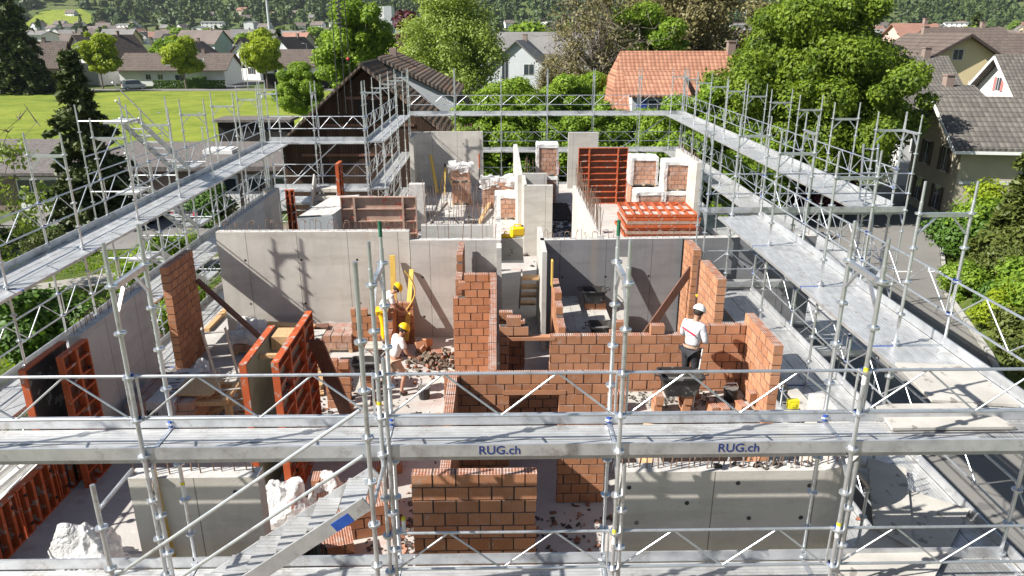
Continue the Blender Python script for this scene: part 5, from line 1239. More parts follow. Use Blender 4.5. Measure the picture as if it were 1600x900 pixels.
for i,(x,y,s) in enumerate(((-91.5,145,1.35),(-79,154,1.35),(-62.5,154,1.28),(-45.9,153,1.45),(-30,148,1.0))):
    put_tree('street_tree',['leftmost yellow green tree of the row along the meadow','second yellow green street tree, left of the white van house','third yellow green street tree, right of the white van','fourth yellow green street tree, tallest, left of the brown house','yellow green tree beside the barn and blue car'][i],x,y,G,lime,s,i)
# conifers
def conifer_mesh(h, r, leaf, n=16000, seed=1, size=.22, droop=.35, gap=.33):
    rg=np.random.default_rng(seed); P=[];N_=[]; t=MB(); t.tube((0,0,0),(0,0,h),.16,7,0,.02); z=.6; rr=random.Random(seed); br=[]
    while z<h-.15:
        k=1-(z/h); L=r*(k**.75)*rr.uniform(.75,1.15)+.12
        for j in range(max(4,int(9*k)+3)):
            a=rr.uniform(0,6.283); l=L*rr.uniform(.7,1.2); br.append((z,a,l))
        z+=gap*rr.uniform(.8,1.2)
    tot=sum(b[2] for b in br)
    for (z,a,l) in br:
        m=max(6,int(n*l/tot)); s=rg.random(m)**.8*l; x=s*math.cos(a); y=s*math.sin(a); zz=z+.12*s-droop*s*s/max(l,.5)
        wdt=.32*(1-s/(l*1.1))+.05
        x=x+rg.normal(size=m)*wdt*abs(math.sin(a))+rg.normal(size=m)*.04; y=y+rg.normal(size=m)*wdt*abs(math.cos(a))+rg.normal(size=m)*.04; zz=zz+rg.normal(size=m)*.06-.05*rg.random(m)
        P.append(np.stack([x,y,zz],1)); nn=rg.normal(size=(m,3))*.5; nn[:,2]+=.8; N_.append(nn)
        e=(l*math.cos(a)*.9,l*math.sin(a)*.9,z+.12*l*.9-droop*l*.8*l*.9/max(l,.5)); t.tube((0,0,z),e,.025,3,0,.006,cap=False)
    P=np.concatenate(P); N_=np.concatenate(N_); N_/=np.linalg.norm(N_,axis=1,keepdims=True)
    return npmesh('crown',quads(P,N_,size,2.2,rg),len(P),[M[leaf]]), t.mesh('trunk',M['bark'])
spr=conifer_mesh(10.2,2.7,'needle',30000,3,.20)
put_tree('spruce_tree','dark spruce standing beside the garage, tip against the white house',-23.9,43.4,G,spr,1.0)
sprf=conifer_mesh(16,4.5,'needle',14000,4,.45)
put_tree('spruce_tree','tall dark fir at the left edge of the village street',-88,143,G,sprf,1.25)
put_tree('spruce_tree','slim dark fir behind the second street tree',-92,176,G,sprf,.75,1)
yew=conifer_mesh(8.5,2.5,'needle_l',36000,7,.17,.75,.26)
put_tree('weeping_conifer','hanging yellow green conifer at the right edge in front of the cream house',23.9,31.6,-2.6,yew,.95)
def shrub_mesh(rx,rz,n,size,leaf,seed,nb=14):
    bl=crown_blobs(rx,rz,rz*.9,nb,seed,.42,.6); V=blob_leaves(bl,n,size,seed,fill=.5); t=MB()
    for b in bl[:8]: t.tube((0,0,0),b[:3],.03,4,0,.01)
    return npmesh('crown',V,n,[M[leaf]]), t.mesh('trunk',M['bark'])
sh=[shrub_mesh(1.6,1.2,9000,.13,'hedge',21),shrub_mesh(1.6,1.2,9000,.11,'needle_l',22),shrub_mesh(1.5,1.3,8000,.12,'leaf_y',23),shrub_mesh(1.6,1.2,9000,.13,'leaf',24)]
names=['dark green shrub on the bank at the road bend','dull olive shrub on the bank beside the weeping conifer','lime shrub with upright shoots above the bank','green ground shrub spilling over the kerb','olive shrub halfway down the roadside bank','dark leafy shrub under the weeping conifer','yellowish shrub at the kerb near the white stone','green shrub low on the bank near the right scaffold','mixed green shrub at the right picture edge','olive shrub behind the scaffold post at right','bright shrub near the bottom of the bank','dark shrub higher up the bank']
SHX=.5
for i,(x,y,s,k) in enumerate(((21.4,34.2,1.0,0),(22.6,32.3,1.1,1),(23.6,35.8,1.15,2),(19.6,29.5,.7,3),(20.9,28.8,.95,1),(22.6,29.0,1.0,0),(18.5,25.6,.7,2),(19.8,25.8,1.0,3),(21.6,26.0,1.1,1),(18.0,22.0,.85,1),(17.6,18.9,.8,2),(19.6,21.0,1.1,0))):
    put_tree('shrub',names[i],x+SHX+(1.0 if y>31 else .2),y,-2.8 if s<.9 else -2.4,sh[k],s,i,cat='shrub')
for i,(x,y,s,k) in enumerate(((24.6,34.6,1.2,3),(25.8,32.2,1.3,0),(24.2,29.6,1.2,1),(23.0,27.2,1.2,0),(21.6,24.2,1.1,3),(20.2,23.6,.9,2),(19.0,23.4,.8,1),(20.4,19.6,1.1,1),(22.4,22.2,1.3,0),(18.6,16.6,.9,3),(24.6,25.6,1.4,3),(26.5,28.8,1.4,0),(18.0,20.2,.55,3),(20.2,27.6,.6,0),(22.0,31.6,.6,1),(25.2,37.4,.8,0))):
    put_tree('shrub',['green shrub behind the lime one at the bank top','dark shrub right behind the weeping conifer','olive shrub just below the weeping conifer','dark shrub in the middle of the bank','leafy shrub in the lower middle of the bank','lime shrub among the dark ones above the kerb','olive shrub bordering the kerb halfway along','olive shrub at the lower end of the bank','large dark shrub at the right picture edge, lower half','leafy shrub nearest the scaffold post at the right edge','broad leafy shrub high on the bank','large dark shrub highest on the bank','tiny green shrub at the kerb, nearest','small dark shrub at the kerb, middle','small olive shrub at the kerb below the bend','small dark shrub at the road bend kerb'][i],x,y,-2.8 if s<.95 else -2.2,sh[k],s,i*.9,cat='shrub')
rsh=shrub_mesh(2.3,2.2,9000,.17,'leaf_red',31)
put_tree('red_maple','dark red leaved maple beside the cream house wall',20.5,45.5,G,rsh,1.1,cat='shrub')
for i,(x,y,s,k) in enumerate(((14.5,40,1.0,0),(16,46,1.5,3),(12.5,48,1.3,3),(-16,34.5,.8,3),(-14.8,29.8,.9,3),(-17.5,44.0,1.0,0),(-23.3,37.0,.7,1),(-27.4,37.5,.9,0),(-12.7,27,.7,3),(-13.8,24.5,.8,3),(-18.0,19.5,1.2,0),(-22,17.5,1.3,0),(-12.9,18.5,.7,0),(-16.5,24.8,1.1,0),(-29,30,1.5,0))):
    put_tree('shrub',['low shrub beside the far right scaffold','broad shrub at the foot of the chestnut','shrub behind the back right scaffold corner','bright shrub under the left deck by the path','leafy shrub between path and left scaffold','dark shrub at the garage corner','clipped dome shrub on the lawn corner','dark hedge block by the forecourt','small shrub under the stair tower','leafy shrub by the left stair flights','dark shrub in the shade of the garden','large dark shrub at the garden edge','small dark shrub beside the mesh stack','shady shrub mass under the left deck','big dark shrub at the left picture edge'][i],x,y,G,sh[k],s,i*1.3,cat='shrub')
wt=tree_meshes(6,2.2,4,2.6,20,2600,.14,'leaf_birch',seed=44,tr=.08,limbs=18,fill=.9,twigs=3)
put_tree('young_tree','thin white blossoming young tree at the left edge',-21.5,30.5,G,wt,1.1)
def hedge(label,x0,y0,x1,y1,h,n,leaf='hedge',th=.8):
    d=Vector((x1-x0,y1-y0)); L=d.length; rg=np.random.default_rng(int(abs(x0*10))); s=rg.random(n)*L; f=rg.integers(0,3,n); off=(rg.random(n)-.5)*th; z=rg.random(n)*h
    nn=np.zeros((n,3)); u=d/L; nv=np.array([-u.y,u.x,0])
    off=np.where(f==0,-th/2,np.where(f==1,th/2,off)); z=np.where(f==2,h,z); z=z+rg.normal(size=n)*.04; off=off+rg.normal(size=n)*.04
    P=np.stack([x0+u.x*s+nv[0]*off,y0+u.y*s+nv[1]*off,G+z],1); nn=rg.normal(size=(n,3))*.6+np.where(f[:,None]==2,np.array([0,0,1.]),np.where(f[:,None]==0,-nv,nv))
    nn/=np.linalg.norm(nn,axis=1,keepdims=True); o=inst('hedge',npmesh('hedge',quads(P,nn,.2,1.4,rg),n,[M[leaf]])); return tag(o,label,'hedge',"clipped garden hedges")
hedge('long clipped hedge right of the white van',-69,154.5,-55,155,1.5,6000); hedge('clipped hedge at the left street corner',-100,150,-83,150.5,1.7,7000); hedge('hedge turning back along the side road',-62.5,156,-62,166,1.8,3000,th=1.6)
hedge('low clipped hedge on the garage lawn',-27.4,38.6,-24,39.4,.9,3000); hedge('low bright hedge strip beside the dome shrub',-24.2,36.6,-22.8,37.2,.6,1500,'leaf')
rg=np.random.default_rng(5)
n=14000; P=np.stack([rg.uniform(-34,-13.2,n),rg.uniform(20,38,n),np.full(n,-2.95)],1)
keep=~((P[:,1]>P[:,0]*.6+42.8)&(P[:,1]<P[:,0]*.6+46.4)); P=P[keep]; n=len(P)
nn=rg.normal(size=(n,3)); nn[:,2]*=.2; nn/=np.linalg.norm(nn,axis=1,keepdims=True)
tag(inst('grass',npmesh('grass',quads(P,nn,.10,1.2,rg),n,[M['leaf']])),'short garden grass left of the scaffold','grass',kind='stuff')
# forest on the hills
def forest(label,n,x0,x1,y0,y1,seed,rbase=6.5,mask=None,q=46,qs=2.1):
    rg=np.random.default_rng(seed); X=rg.uniform(x0,x1,n); Y=rg.uniform(y0,y1,n)
    if mask is not None: k=mask(X,Y); X=X[k];Y=Y[k]; n=len(X)
    Z=np.array([height(a,b) for a,b in zip(X,Y)]); r=rbase*rg.uniform(.55,1.3,n); con=rg.random(n)<.35
    hs=np.where(con,2.3,1.25)*r; rr=np.where(con,r*.5,r)
    d=rg.normal(size=(n,q,3)); d/=np.linalg.norm(d,axis=2,keepdims=True); d[:,:,2]=np.abs(d[:,:,2])*1.15-.25; rad=.75+.3*rg.random((n,q,1)); p=d*rad
    tp=np.where(con[:,None],1-.8*np.clip((p[:,:,2]+.3)/1.3,0,1),1.0)
    P=np.stack([p[:,:,0]*rr[:,None]*tp+X[:,None],p[:,:,1]*rr[:,None]*tp+Y[:,None],p[:,:,2]*hs[:,None]+(Z+hs*.55)[:,None]],2).reshape(-1,3)
    Nn=(d+rg.normal(size=d.shape)*.35).reshape(-1,3); Nn/=np.linalg.norm(Nn,axis=1,keepdims=True)
    sz=qs*np.repeat(rr/rbase+.35,q)[:,None]
    a=rg.normal(size=Nn.shape); u=np.cross(Nn,a); u/=np.linalg.norm(u,axis=1,keepdims=True)+1e-9; v=np.cross(Nn,u)
    V=np.stack([P-u*sz-v*.3*sz,P-v*sz*.8,P+u*sz+v*.2*sz,P+v*sz*.8],1).reshape(-1,3)
    return tag(inst('forest',npmesh('forest',V,len(P),[M['forest']])),label,'forest',kind='stuff')
def fmask(X,Y):
    clear=((X>-610)&(X<-525)&(Y<1075)&(Y>960))|((X>-690)&(X<-640)&(Y<1050)); return ~clear
forest('mixed woodland covering the hillside above the town',8200,-1250,1250,1012,1430,3,6.3,fmask)
forest('scattered groves among the distant town houses',230,-900,900,600,1010,4,5.0)
sheet('hill_meadow',[(-600,990),(-530,992),(-522,1040),(-560,1072),(-605,1060)],0,M['meadow'])
hm=bpy.data.objects['hill_meadow']
for v in hm.data.vertices: v.co.z=height(v.co.x,v.co.y)+1.5

# ================================================================ BUILDINGS
def gable_house(name,label,cat,x,y,z,rz,wd,dp,hw,hr,wall,roof,over=.5,wins=(),chim=True,rt=.18,group=None,door=None,shutter=None,fascia=None,skyl=(),hip=0):
    """ridge along local X; wd = length along ridge, dp = depth; wins: (face, u, z, w, h) face f=front(-Y) l=left gable(-X) r=right b"""
    t=thing(name,label,cat,(0,0,0),0,group); h2=wd/2; d2=dp/2; m=MB()
    m.add([(-h2,-d2,0),(h2,-d2,0),(h2,d2,0),(-h2,d2,0),(-h2,-d2,hw),(h2,-d2,hw),(h2,d2,hw),(-h2,d2,hw),(-h2,0,hw+hr),(h2,0,hw+hr)],[(0,1,5,4),(2,3,7,6),(1,2,6,9,5),(3,0,4,8,7),(3,2,1,0)])
    if hip: m.v[8]=(-h2+hip+.2,0,hw+hr-.1); m.v[9]=(h2-hip-.2,0,hw+hr-.1)
    m.build('wall',M[wall]).parent=t
    sl=hr/d2; oz=over*sl; r=MB(); nrm=math.sqrt(1+sl*sl); hx=h2+over
    for s in (-1,1):
        e=(s*(d2+over),hw-oz); k=(0,hw+hr)
        hp=hip
        a=[(-hx,e[0],e[1]+.02),(hx,e[0],e[1]+.02),(hx-hp,k[0],k[1]+.02),(-hx+hp,k[0],k[1]+.02)]; b=[(q[0],q[1],q[2]+rt) for q in a]
        r.add(a+b,[(0,1,5,4),(1,2,6,5),(2,3,7,6),(3,0,4,7),(0,1,2,3),(4,5,6,7)])
    if hip:
        for s in (-1,1): 
            a=[(s*hx,-(d2+over),hw-oz+.03),(s*hx,d2+over,hw-oz+.03),(s*(hx-hip),0,hw+hr+.03)]; b=[(q[0],q[1],q[2]+rt) for q in a]
            r.add(a+b,[(0,1,2),(3,4,5),(0,1,4,3)])
    ro=r.build('roof',M[roof]); ro.parent=t
    if fascia:
        f=MB()
        for s in (-1,1): f.box(-hx,s*(d2+over)-.06,hw-oz-.14,hx,s*(d2+over)+.06,hw-oz+.03)
        for sx in (-1,1):
            for s in (-1,1): f.bar((sx*(hx+.03),s*(d2+over),hw-oz-.02),(sx*(hx+.03),0,hw+hr-.02),.05,.22)
        q=f.build('fascia',M[fascia]); q.parent=t
    def wn(face,u,zz,ww,hh,nm='window'):
        f=MB(); g=MB()
        if face in 'fb':
            s=-1 if face=='f' else 1; y0=s*(d2+.03)
            f.box(u-ww/2-.06,min(y0,y0-s*.06),zz-.06,u+ww/2+.06,max(y0,y0-s*.06),zz+hh+.06); g.box(u-ww/2,y0+s*.004-.004,zz,u+ww/2,y0+s*.004+.004,zz+hh)
            bars=[(u-.02,y0+s*.012-.006,zz,u+.02,y0+s*.012+.006,zz+hh)]
            sh_=[(u+q*(ww/2+.08+ww*.22)-ww*.22,y0+s*.03-.02,zz-.03,u+q*(ww/2+.08+ww*.22)+ww*.22,y0+s*.03+.02,zz+hh+.03) for q in (-1,1)]
        else:
            s=-1 if face=='l' else 1; x0=s*(h2+.03)
            f.box(min(x0,x0-s*.06),u-ww/2-.06,zz-.06,max(x0,x0-s*.06),u+ww/2+.06,zz+hh+.06); g.box(x0+s*.004-.004,u-ww/2,zz,x0+s*.004+.004,u+ww/2,zz+hh)
            bars=[(x0+s*.012-.006,u-.02,zz,x0+s*.012+.006,u+.02,zz+hh)]
            sh_=[(x0+s*.03-.02,u+q*(ww/2+.08+ww*.22)-ww*.22,zz-.03,x0+s*.03+.02,u+q*(ww/2+.08+ww*.22)+ww*.22,zz+hh+.03) for q in (-1,1)]
        for b in bars: f.box(*b)
        fo=f.build(nm,M['frame']); fo.parent=t; go=g.build('pane',M['glass']); go.parent=fo
        if shutter:
            for b in sh_: so_=MB().box(*b).build('shutter',M[shutter]); so_.parent=t
    for a in wins: wn(*a)
    if door: wn(*door,nm='door')
    if chim:
        c=MB().box(wd*.22,-.35,hw+hr*.55,wd*.22+.6,.25,hw+hr+.9).box(wd*.22-.06,-.41,hw+hr+.9,wd*.22+.66,.31,hw+hr+1.0).build('chimney',M['wall_t']); c.parent=ro
    for (u,k) in skyl:
        yy=-(d2+over)*(1-k); zz=(hw-oz)+(hr+oz)*k+rt+.05
        q=MB().obox((u,yy,zz),(.9,1.1,.08),(math.degrees(math.atan(sl)),0,0)).build('skylight',M['frame']); q.parent=ro
        q2=MB().obox((u,yy,zz+.03),(.7,.9,.06),(math.degrees(math.atan(sl)),0,0)).build('pane',M['glass']); q2.parent=ro
    t.location=(x,y,z); t.rotation_euler=(0,0,rz); return t
gable_house('red_roof_house','grey house with bright red tiled roof and blue shutters behind the back scaffold','house',16.0,63.5,G,0,13.5,9.0,5.0,4.3,'wall_g','roof_red',over=.6,hip=1.5,wins=(('f',-3.2,3.1,1.5,1.6),('f',1.2,3.1,1.2,1.5),('l',-1.5,1.2,1.1,1.5)),shutter='shut_b')
# dormer front over the eave
dm=thing('dormer','wide dormer with a flat tiled lid on the red roof','dormer',(0,0,0)); 
MB().box(10.4,58.2,1.2,14.6,60.5,3.3).build('cheek',M['wall_g'],dm); MB().add([(10.1,57.9,3.25),(14.9,57.9,3.25),(14.9,61.4,4.9),(10.1,61.4,4.9),(10.1,57.9,3.38),(14.9,57.9,3.38),(14.9,61.4,5.03),(10.1,61.4,5.03)],[(0,1,5,4),(1,2,6,5),(2,3,7,6),(3,0,4,7),(4,5,6,7),(3,2,1,0)]).build('lid',M['roof_red'],dm)
w_=MB().box(11.6,58.14,1.5,13.1,58.2,3.05).build('window',M['frame'],dm); MB().box(11.68,58.12,1.56,12.3,58.135,2.98).box(12.38,58.12,1.56,13.02,58.135,2.98).build('pane',M['glass'],w_)
MB().box(10.75,58.1,1.5,11.5,58.16,3.05).build('shutter',M['shut_b'],dm); MB().box(13.2,58.1,1.5,13.95,58.16,3.05).build('shutter',M['shut_b'],dm)
# barn
bn=thing('barn','dark timber barn with steep mossy tiled roof behind the left rear scaffold','barn',(-7.5,52,G))
xr=-7.9; y0,y1=45.5,60; zr=6.1
bn_w=MB().add([(-13.2,y0,-3),(-2.0,y0,-3),(-2.0,y1,-3),(-13.2,y1,-3),(-13.2,y0,1.6),(-2.0,y0,1.2),(-2.0,y1,1.2),(-13.2,y1,1.6),(xr,y0,zr-.2),(xr,y1,zr-.2)],[(0,1,5,8,4),(2,3,7,9,6),(1,2,6,5),(3,0,4,7)]).build('wall',M['barn'],bn)
def slope(pts,th,mat,name,par):
    a=[Vector(p) for p in pts]; n=(a[1]-a[0]).cross(a[3]-a[0]).normalized()*th
    if n.z<0: n=-n
    b=[p+n for p in a]; return MB().add(a+b,[(3,2,1,0),(4,5,6,7),(0,1,5,4),(1,2,6,5),(2,3,7,6),(3,0,4,7)]).build(name,M[mat],par)
rl=slope([(xr,y0-1,zr),(xr,y1+1,zr),(-13.9,y1+1,.9),(-13.9,y0-1,.9)],.12,'roof_barn','roof',bn)
rr_=slope([(xr,y0-1,zr),(xr,y1+1,zr),(-1.6,y1+1,.9),(-1.6,y0-1,.9)],.12,'roof_barn','roof',bn)
m=MB()
for k in range(26):                                         # raised tile rolls running down the right slope
    y=y0-.9+k*.63; m.tube((xr+.05,y,zr+.13),(-1.62,y,1.04),.085,5)
m.build('tile_roll',M['roof_barn'],bn)
slope([(xr+.02,50.6,zr+.16),(xr+.02,y1+1.2,zr+.16),(-2.7,y1+1.2,3.75),(-2.7,50.6,3.75)],.12,'roof_barn','roof',bn)
m=MB()
for k in range(17): m.tube((xr+.05,50.7+k*.66,zr+.34),(-2.72,50.7+k*.66,3.92),.085,5)
m.build('tile_roll',M['roof_barn'],bn)
MB().add([(xr+.1,50.9,zr-.0),(-2.9,50.9,3.78),(-2.9,50.9,1.9),(xr+.1,51.1,zr-.0),(-2.9,51.1,3.78),(-2.9,51.1,1.9)],[(2,1,0),(3,4,5),(1,2,5,4)]).build('dormer_cheek',M['wall_g'],bn)
MB().box(-3.0,51.1,1.8,-2.9,60,3.7).build('dormer_wall',M['barn'],bn)
MB().tube((xr,y0-1,zr+.12),(xr,y1+1,zr+.12),.13,8).build('ridge_tile',M['roof_barn'],bn)
for z in (.8,2.6,4.2): MB().box(-12+max(0,z-1)*.9,y0-.06,z,-3.6-max(0,z-1)*.9,y0-.002,z+.16).build('beam',M['barnb'] if 'barnb' in M else M['woodd'],bn)
MB().box(-7.8,56,5.6,-7.3,56.5,6.9).build('chimney',M['wall_t'],bn)
MB().box(-8.4,y0-.05,3.3,-7.2,y0-.02,4.3).build('window',M['darkwood'],bn)
# lean-to wing seen right of the barn
gable_house('barn_wing','lower wing of the barn with pale verge facing the maple trees','barn',-3.2,56.5,G,R(90),9,7.2,3.6,2.7,'barn','roof_barn',over=.7,chim=False,fascia='wall_t')
gable_house('shed','small pink brown annex at the left foot of the barn','shed',-14.2,60,G,R(90),7,4.6,2.6,1.6,'wall_p','roof_brown',chim=False)
# garages and flat roofed block left
ga=thing('garage_building','low garage building with white doors and gravel roof beside the spruce','garage',(-25,51,G))
MB().box(-27.2,47.6,-3,-13.0,55.5,-.35).build('wall',M['wall_t'],ga); MB().add([(-27.3,46.9,-.35),(-12.4,46.9,-.35),(-12.4,56,-.35),(-27.3,56,-.35),(-27.3,46.9,-.05),(-12.4,46.9,-.05),(-12.4,56,.25),(-27.3,56,.25)],[(3,2,1,0),(4,5,6,7),(0,1,5,4),(1,2,6,5),(2,3,7,6),(3,0,4,7)]).build('roof',M['gravelroof'],ga)
for x in (-26.2,-19.5,-16.4):
    d=MB().box(x,47.52,-3,x+2.7,47.6,-.7).build('door',M['wall_w'],ga)
    for i in range(3): MB().box(x+.1+i*.85,47.49,-1.75,x+.85+i*.85,47.515,-.95).build('pane',M['glass'],d)
for (x,y) in ((-20.2,51.0),(-15.4,52.2)):
    s=MB().box(x,y,.05,x+2.0,y+1.4,.35).build('skylight',M['wall_w'],ga); MB().box(x+.15,y+.15,.351,x+1.85,y+1.25,.42).build('dome',M['frame'],s)
sd_=thing('garden_shed','black flat roofed shed at the edge of the bright meadow','shed',(-20,61,G)); MB().box(-22.5,60.6,-3,-17.0,63,1.15).build('wall',M['darkwood'],sd_); MB().box(-22.8,60.3,1.15,-16.6,63.3,1.35).build('roof',M['gravelroof'],sd_)
cg=thing('annex_building','taupe building with glazed door and sloping brown roof at the left edge','building',(-33,50,G)); MB().box(-41,47.6,-3,-27.8,53.5,-.62).build('wall',M['wall_t'],cg); MB().add([(-41.5,46.8,-.6),(-27.4,46.8,-.6),(-27.4,54,.55),(-41.5,54,.55),(-41.5,46.8,-.4),(-27.4,46.8,-.4),(-27.4,54,.75),(-41.5,54,.75)],[(3,2,1,0),(4,5,6,7),(0,1,5,4),(1,2,6,5),(2,3,7,6),(3,0,4,7)]).build('roof',M['gravelroof'],cg)
d=MB().box(-31.0,47.53,-3,-28.3,47.6,-.8).build('door',M['wall_w'],cg)
for i in range(3): MB().box(-30.9+i*.85,47.49,-1.75,-30.15+i*.85,47.515,-1.0).build('pane',M['glass'],d)
w1=MB().box(-34.6,47.53,-2.1,-32.6,47.6,-.8).build('window',M['frame'],cg); MB().box(-34.5,47.49,-2.0,-32.7,47.515,-.9).build('pane',M['glass'],w1)
# cars
def car(label,x,y,z,rz,mat,van=False,group='parked cars'):
    t=thing('parked_car',label,'van' if van else 'car',(0,0,0),0,group); L=4.3; W=1.75; H_=1.9 if van else 1.42
    if van: pr_=[(-2.15,.35),(-2.15,1.0),(-2.05,1.85),(-.0,1.9),(.9,1.78),(1.55,1.1),(2.1,.95),(2.15,.35)]
    else: pr_=[(-2.15,.35),(-2.15,.85),(-1.75,.95),(-1.2,1.38),(.1,1.42),(.9,.98),(1.9,.82),(2.15,.6),(2.15,.3)]
    n=len(pr_); m=MB(); f=[]
    def sec(k,yy,inz=1): return [(a,yy,b) for a,b in pr_]
    def ins(b): return W/2-(.14 if b>1.02 else 0)-(.03 if b<.5 else 0)
    A=[(a,-ins(b),b) for a,b in pr_]; B=[(a,ins(b),b) for a,b in pr_]
    m.add(A+B,[tuple(range(n-1,-1,-1)),tuple(range(n,2*n))]+[(i,(i+1)%n,n+(i+1)%n,n+i) for i in range(n)])
    m.build('body',M[mat],bev=.05).parent=t
    g=MB(); top=H_-.1; lo=1.05 if van else .95
    for s in (-1,1):
        y_=s*(W/2-.055)
        g.add([(-1.7,y_,lo),(.95 if not van else 1.3,y_,lo),(.25 if not van else .85,s*(W/2-.13),top),(-1.3,s*(W/2-.13),top)],[(0,1,2,3)])
    if van: g.add([(-2.17,-.7,1.1),(-2.17,.7,1.1),(-2.09,.62,1.75),(-2.09,-.62,1.75)],[(0,1,2,3)]); g.add([(1.5,-.72,1.17),(1.5,.72,1.17),(.97,.62,1.75),(.97,-.62,1.75)],[(0,1,2,3)])
    else: g.add([(-1.72,-.66,1.0),(-1.72,.66,1.0),(-1.27,.6,1.35),(-1.27,-.6,1.35)],[(0,1,2,3)]); g.add([(.88,-.7,1.02),(.88,.7,1.02),(.2,.6,1.41),(.2,-.6,1.41)],[(0,1,2,3)])
    g.v=[(a,b*1.01,c+.012) for a,b,c in g.v]; g.build('window',M['glass']).parent=t
    for a in (-1.3,1.35):
        for s in (-1,1):
            wh=MB().tube((a,s*(W/2-.2),.32),(a,s*(W/2+.01),.32),.32,14).build('wheel',M['rubber']); wh.parent=t; MB().tube((a,s*(W/2+.011),.32),(a,s*(W/2+.02),.32),.19,10).build('rim',M['galv'],None).parent=wh
    for s in (-1,1): MB().box(2.1,s*.6-.15,.62,2.17,s*.6+.15,.75).build('headlight',M['wall_w']).parent=t; MB().box(-2.18,s*.68-.1,.8,-2.12,s*.68+.1,1.05).build('tail_light',M['red']).parent=t
    t.location=(x,y,z); t.rotation_euler=(0,0,rz); return t
car('silver van parked in front of the white house across the meadow',-72.2,152.6,G,R(35),'carw',True)
car('blue car parked by the dark garden wall across the meadow',-36.5,150.8,G,R(4),'carb')
car('silver car parked left of the stair tower on the forecourt',-21.5,45.3,-2.98,R(80),'carw')
car('dark silver car half hidden by the spruce on the forecourt',-24.6,46.0,-2.98,R(84),'carw')
car('dark car between the stair tower and the garage doors',-18.2,44.8,-2.98,R(82),'card')
# houses across the meadow
gable_house('village_house','white house with two skylights behind the silver van','house',-68.5,168,G,R(0),22,11,3.4,2.9,'wall_w','roof_brown',over=.8,skyl=((-1,.35),(5.5,.55)),wins=(('f',-5,1.3,1,1),('f',-2.5,1.3,1,1),('f',1.6,1.0,2.0,1.2)))
gable_house('village_house','small white gable peeking above the van house roof','house',-72,186,G,R(90),10,8,5.4,3.0,'wall_w','roof_brown')
gable_house('village_house','double gabled white house left of the fourth street tree, nearer gable','house',-58,187,G,R(70),10,8.5,5.0,4.2,'wall_w','roof_brown',over=.7,shutter='shut_d',wins=(('l',0,4.6,1,1.3),('l',-2,1.4,1,1.3)))
gable_house('village_house','double gabled white house left of the fourth street tree, farther gable','house',-50,190,G,R(70),10,8.5,5.2,4.2,'wall_b','roof_brown',over=.7,shutter='shut_d',wins=(('l',0,4.6,1,1.3),('l',1.5,1.4,1,1.3)))
gable_house('village_house','brown roofed white house right of the fourth street tree','house',-38.5,170,G,R(0),17,11,4.0,3.0,'wall_w','roof_brown',over=.7,wins=(('f',-5,2,1.6,1.2),('f',3.5,1.0,3,2)))
gable_house('village_house','narrow brown roofed wing with white base beside the blue car','house',-32.5,165,G,R(90),13,7,4.6,3.2,'wall_b','roof_brown',over=.6)
gable_house('village_house','white gable and dark red barn behind the leftmost street tree','house',-86,172,G,R(60),13,11,5.0,5.0,'wall_w','roof_brown',over=.8,wins=(('l',0,4.6,1,1.3),))
gable_house('village_house','dark roofed house at the far left behind the firs','house',-96,160,G,R(10),14,10,4.4,4.4,'wall_c','roof_brown',over=.8)
wl=thing('garden_wall','dark garden wall behind the blue car','wall',(-40,154.5,G)); MB().box(-47,154.5,-3,-32,155,-.2).build('wall_body',M['darkwood'],wl); MB().box(-47.1,154.4,-.2,-31.9,155.1,-.08).build('coping',M['hedge'],wl)
gable_house('village_house','pale grey gabled house between the birch and the bare tree','house',3.6,112,G,R(78),9,8,6.2,3.4,'wall_b','roof_farg',over=.5,wins=(('l',-1.8,5.2,1.4,1.4),('l',1.6,4.2,.9,3.2),('l',-1.8,1.8,1.6,1.4)))
gable_house('village_house','cubic light grey house left of the pale gabled one','house',-.8,122,G,R(90),9,7.6,7.2,.5,'wall_g','roof_farg',over=.2,chim=False)
gable_house('village_house','grey roofed house wing beyond the pale gable','house',9,150,G,R(0),20,12,7,3.6,'wall_w','roof_farg')
# right side houses
gable_house('cream_house','cream house with slate grey tiled roof at the right, tree shadow on it','house',33.4,45.1,G,R(-8),12.0,7.0,5.0,2.1,'wall_c','roof_grey',over=.75,fascia='wall_w',shutter='shut_d',wins=(('l',-1.6,3.0,.8,1.4),('l',1.2,3.0,.8,1.4),('l',-1.4,.6,.8,1.4),('l',1.4,.6,.8,1.4)))
ni=thing('wall_niche','small arched niche in the cream house wall','niche',(30.8,41.4,G)); 
MB().prism([(0,0),(.9,0),(.9,.8),(.75,1.05),(.45,1.15),(.15,1.05),(0,.8)],0,.06).build('niche_frame',M['wall_g'],None).parent=ni
ni.children[0].rotation_euler=(R(90),0,0); ni.location=(30.2,41.99,-.7); ni.rotation_euler=(0,0,R(-8))
tag(MB().bar((27.1,42.42,-.35),(38.7,40.79,-.35),.06,.2).build('string_course',M['wall_g']),'thin grey band across the cream house wall','string course')
gable_house('neighbour_house','white house with grey roof behind the cream house','house',33.2,58.5,G,R(0),6.5,8,5.2,1.7,'wall_w','roof_grey',over=.6,fascia='wall_w',wins=(('f',-2,2.6,1.0,1.3),('l',0,2.6,1.0,1.3)))
gable_house('neighbour_house','grey tiled roof house right behind the chestnut','house',39.0,73,G,R(0),7.5,8,5.6,3.0,'wall_c','roof_grey',over=.4)
gable_house('neighbour_house','yellow gabled house with brown verge above the grey roofs','house',48.6,85,G,R(90),11,8.4,8.2,2.4,'wall_y','roof_brown',over=.8,fascia='shut_d',wins=(('l',.6,8.2,1.0,1.0),('l',-1.8,5.0,1.3,1.0),('l',-1.6,1.6,1.3,1.0)))
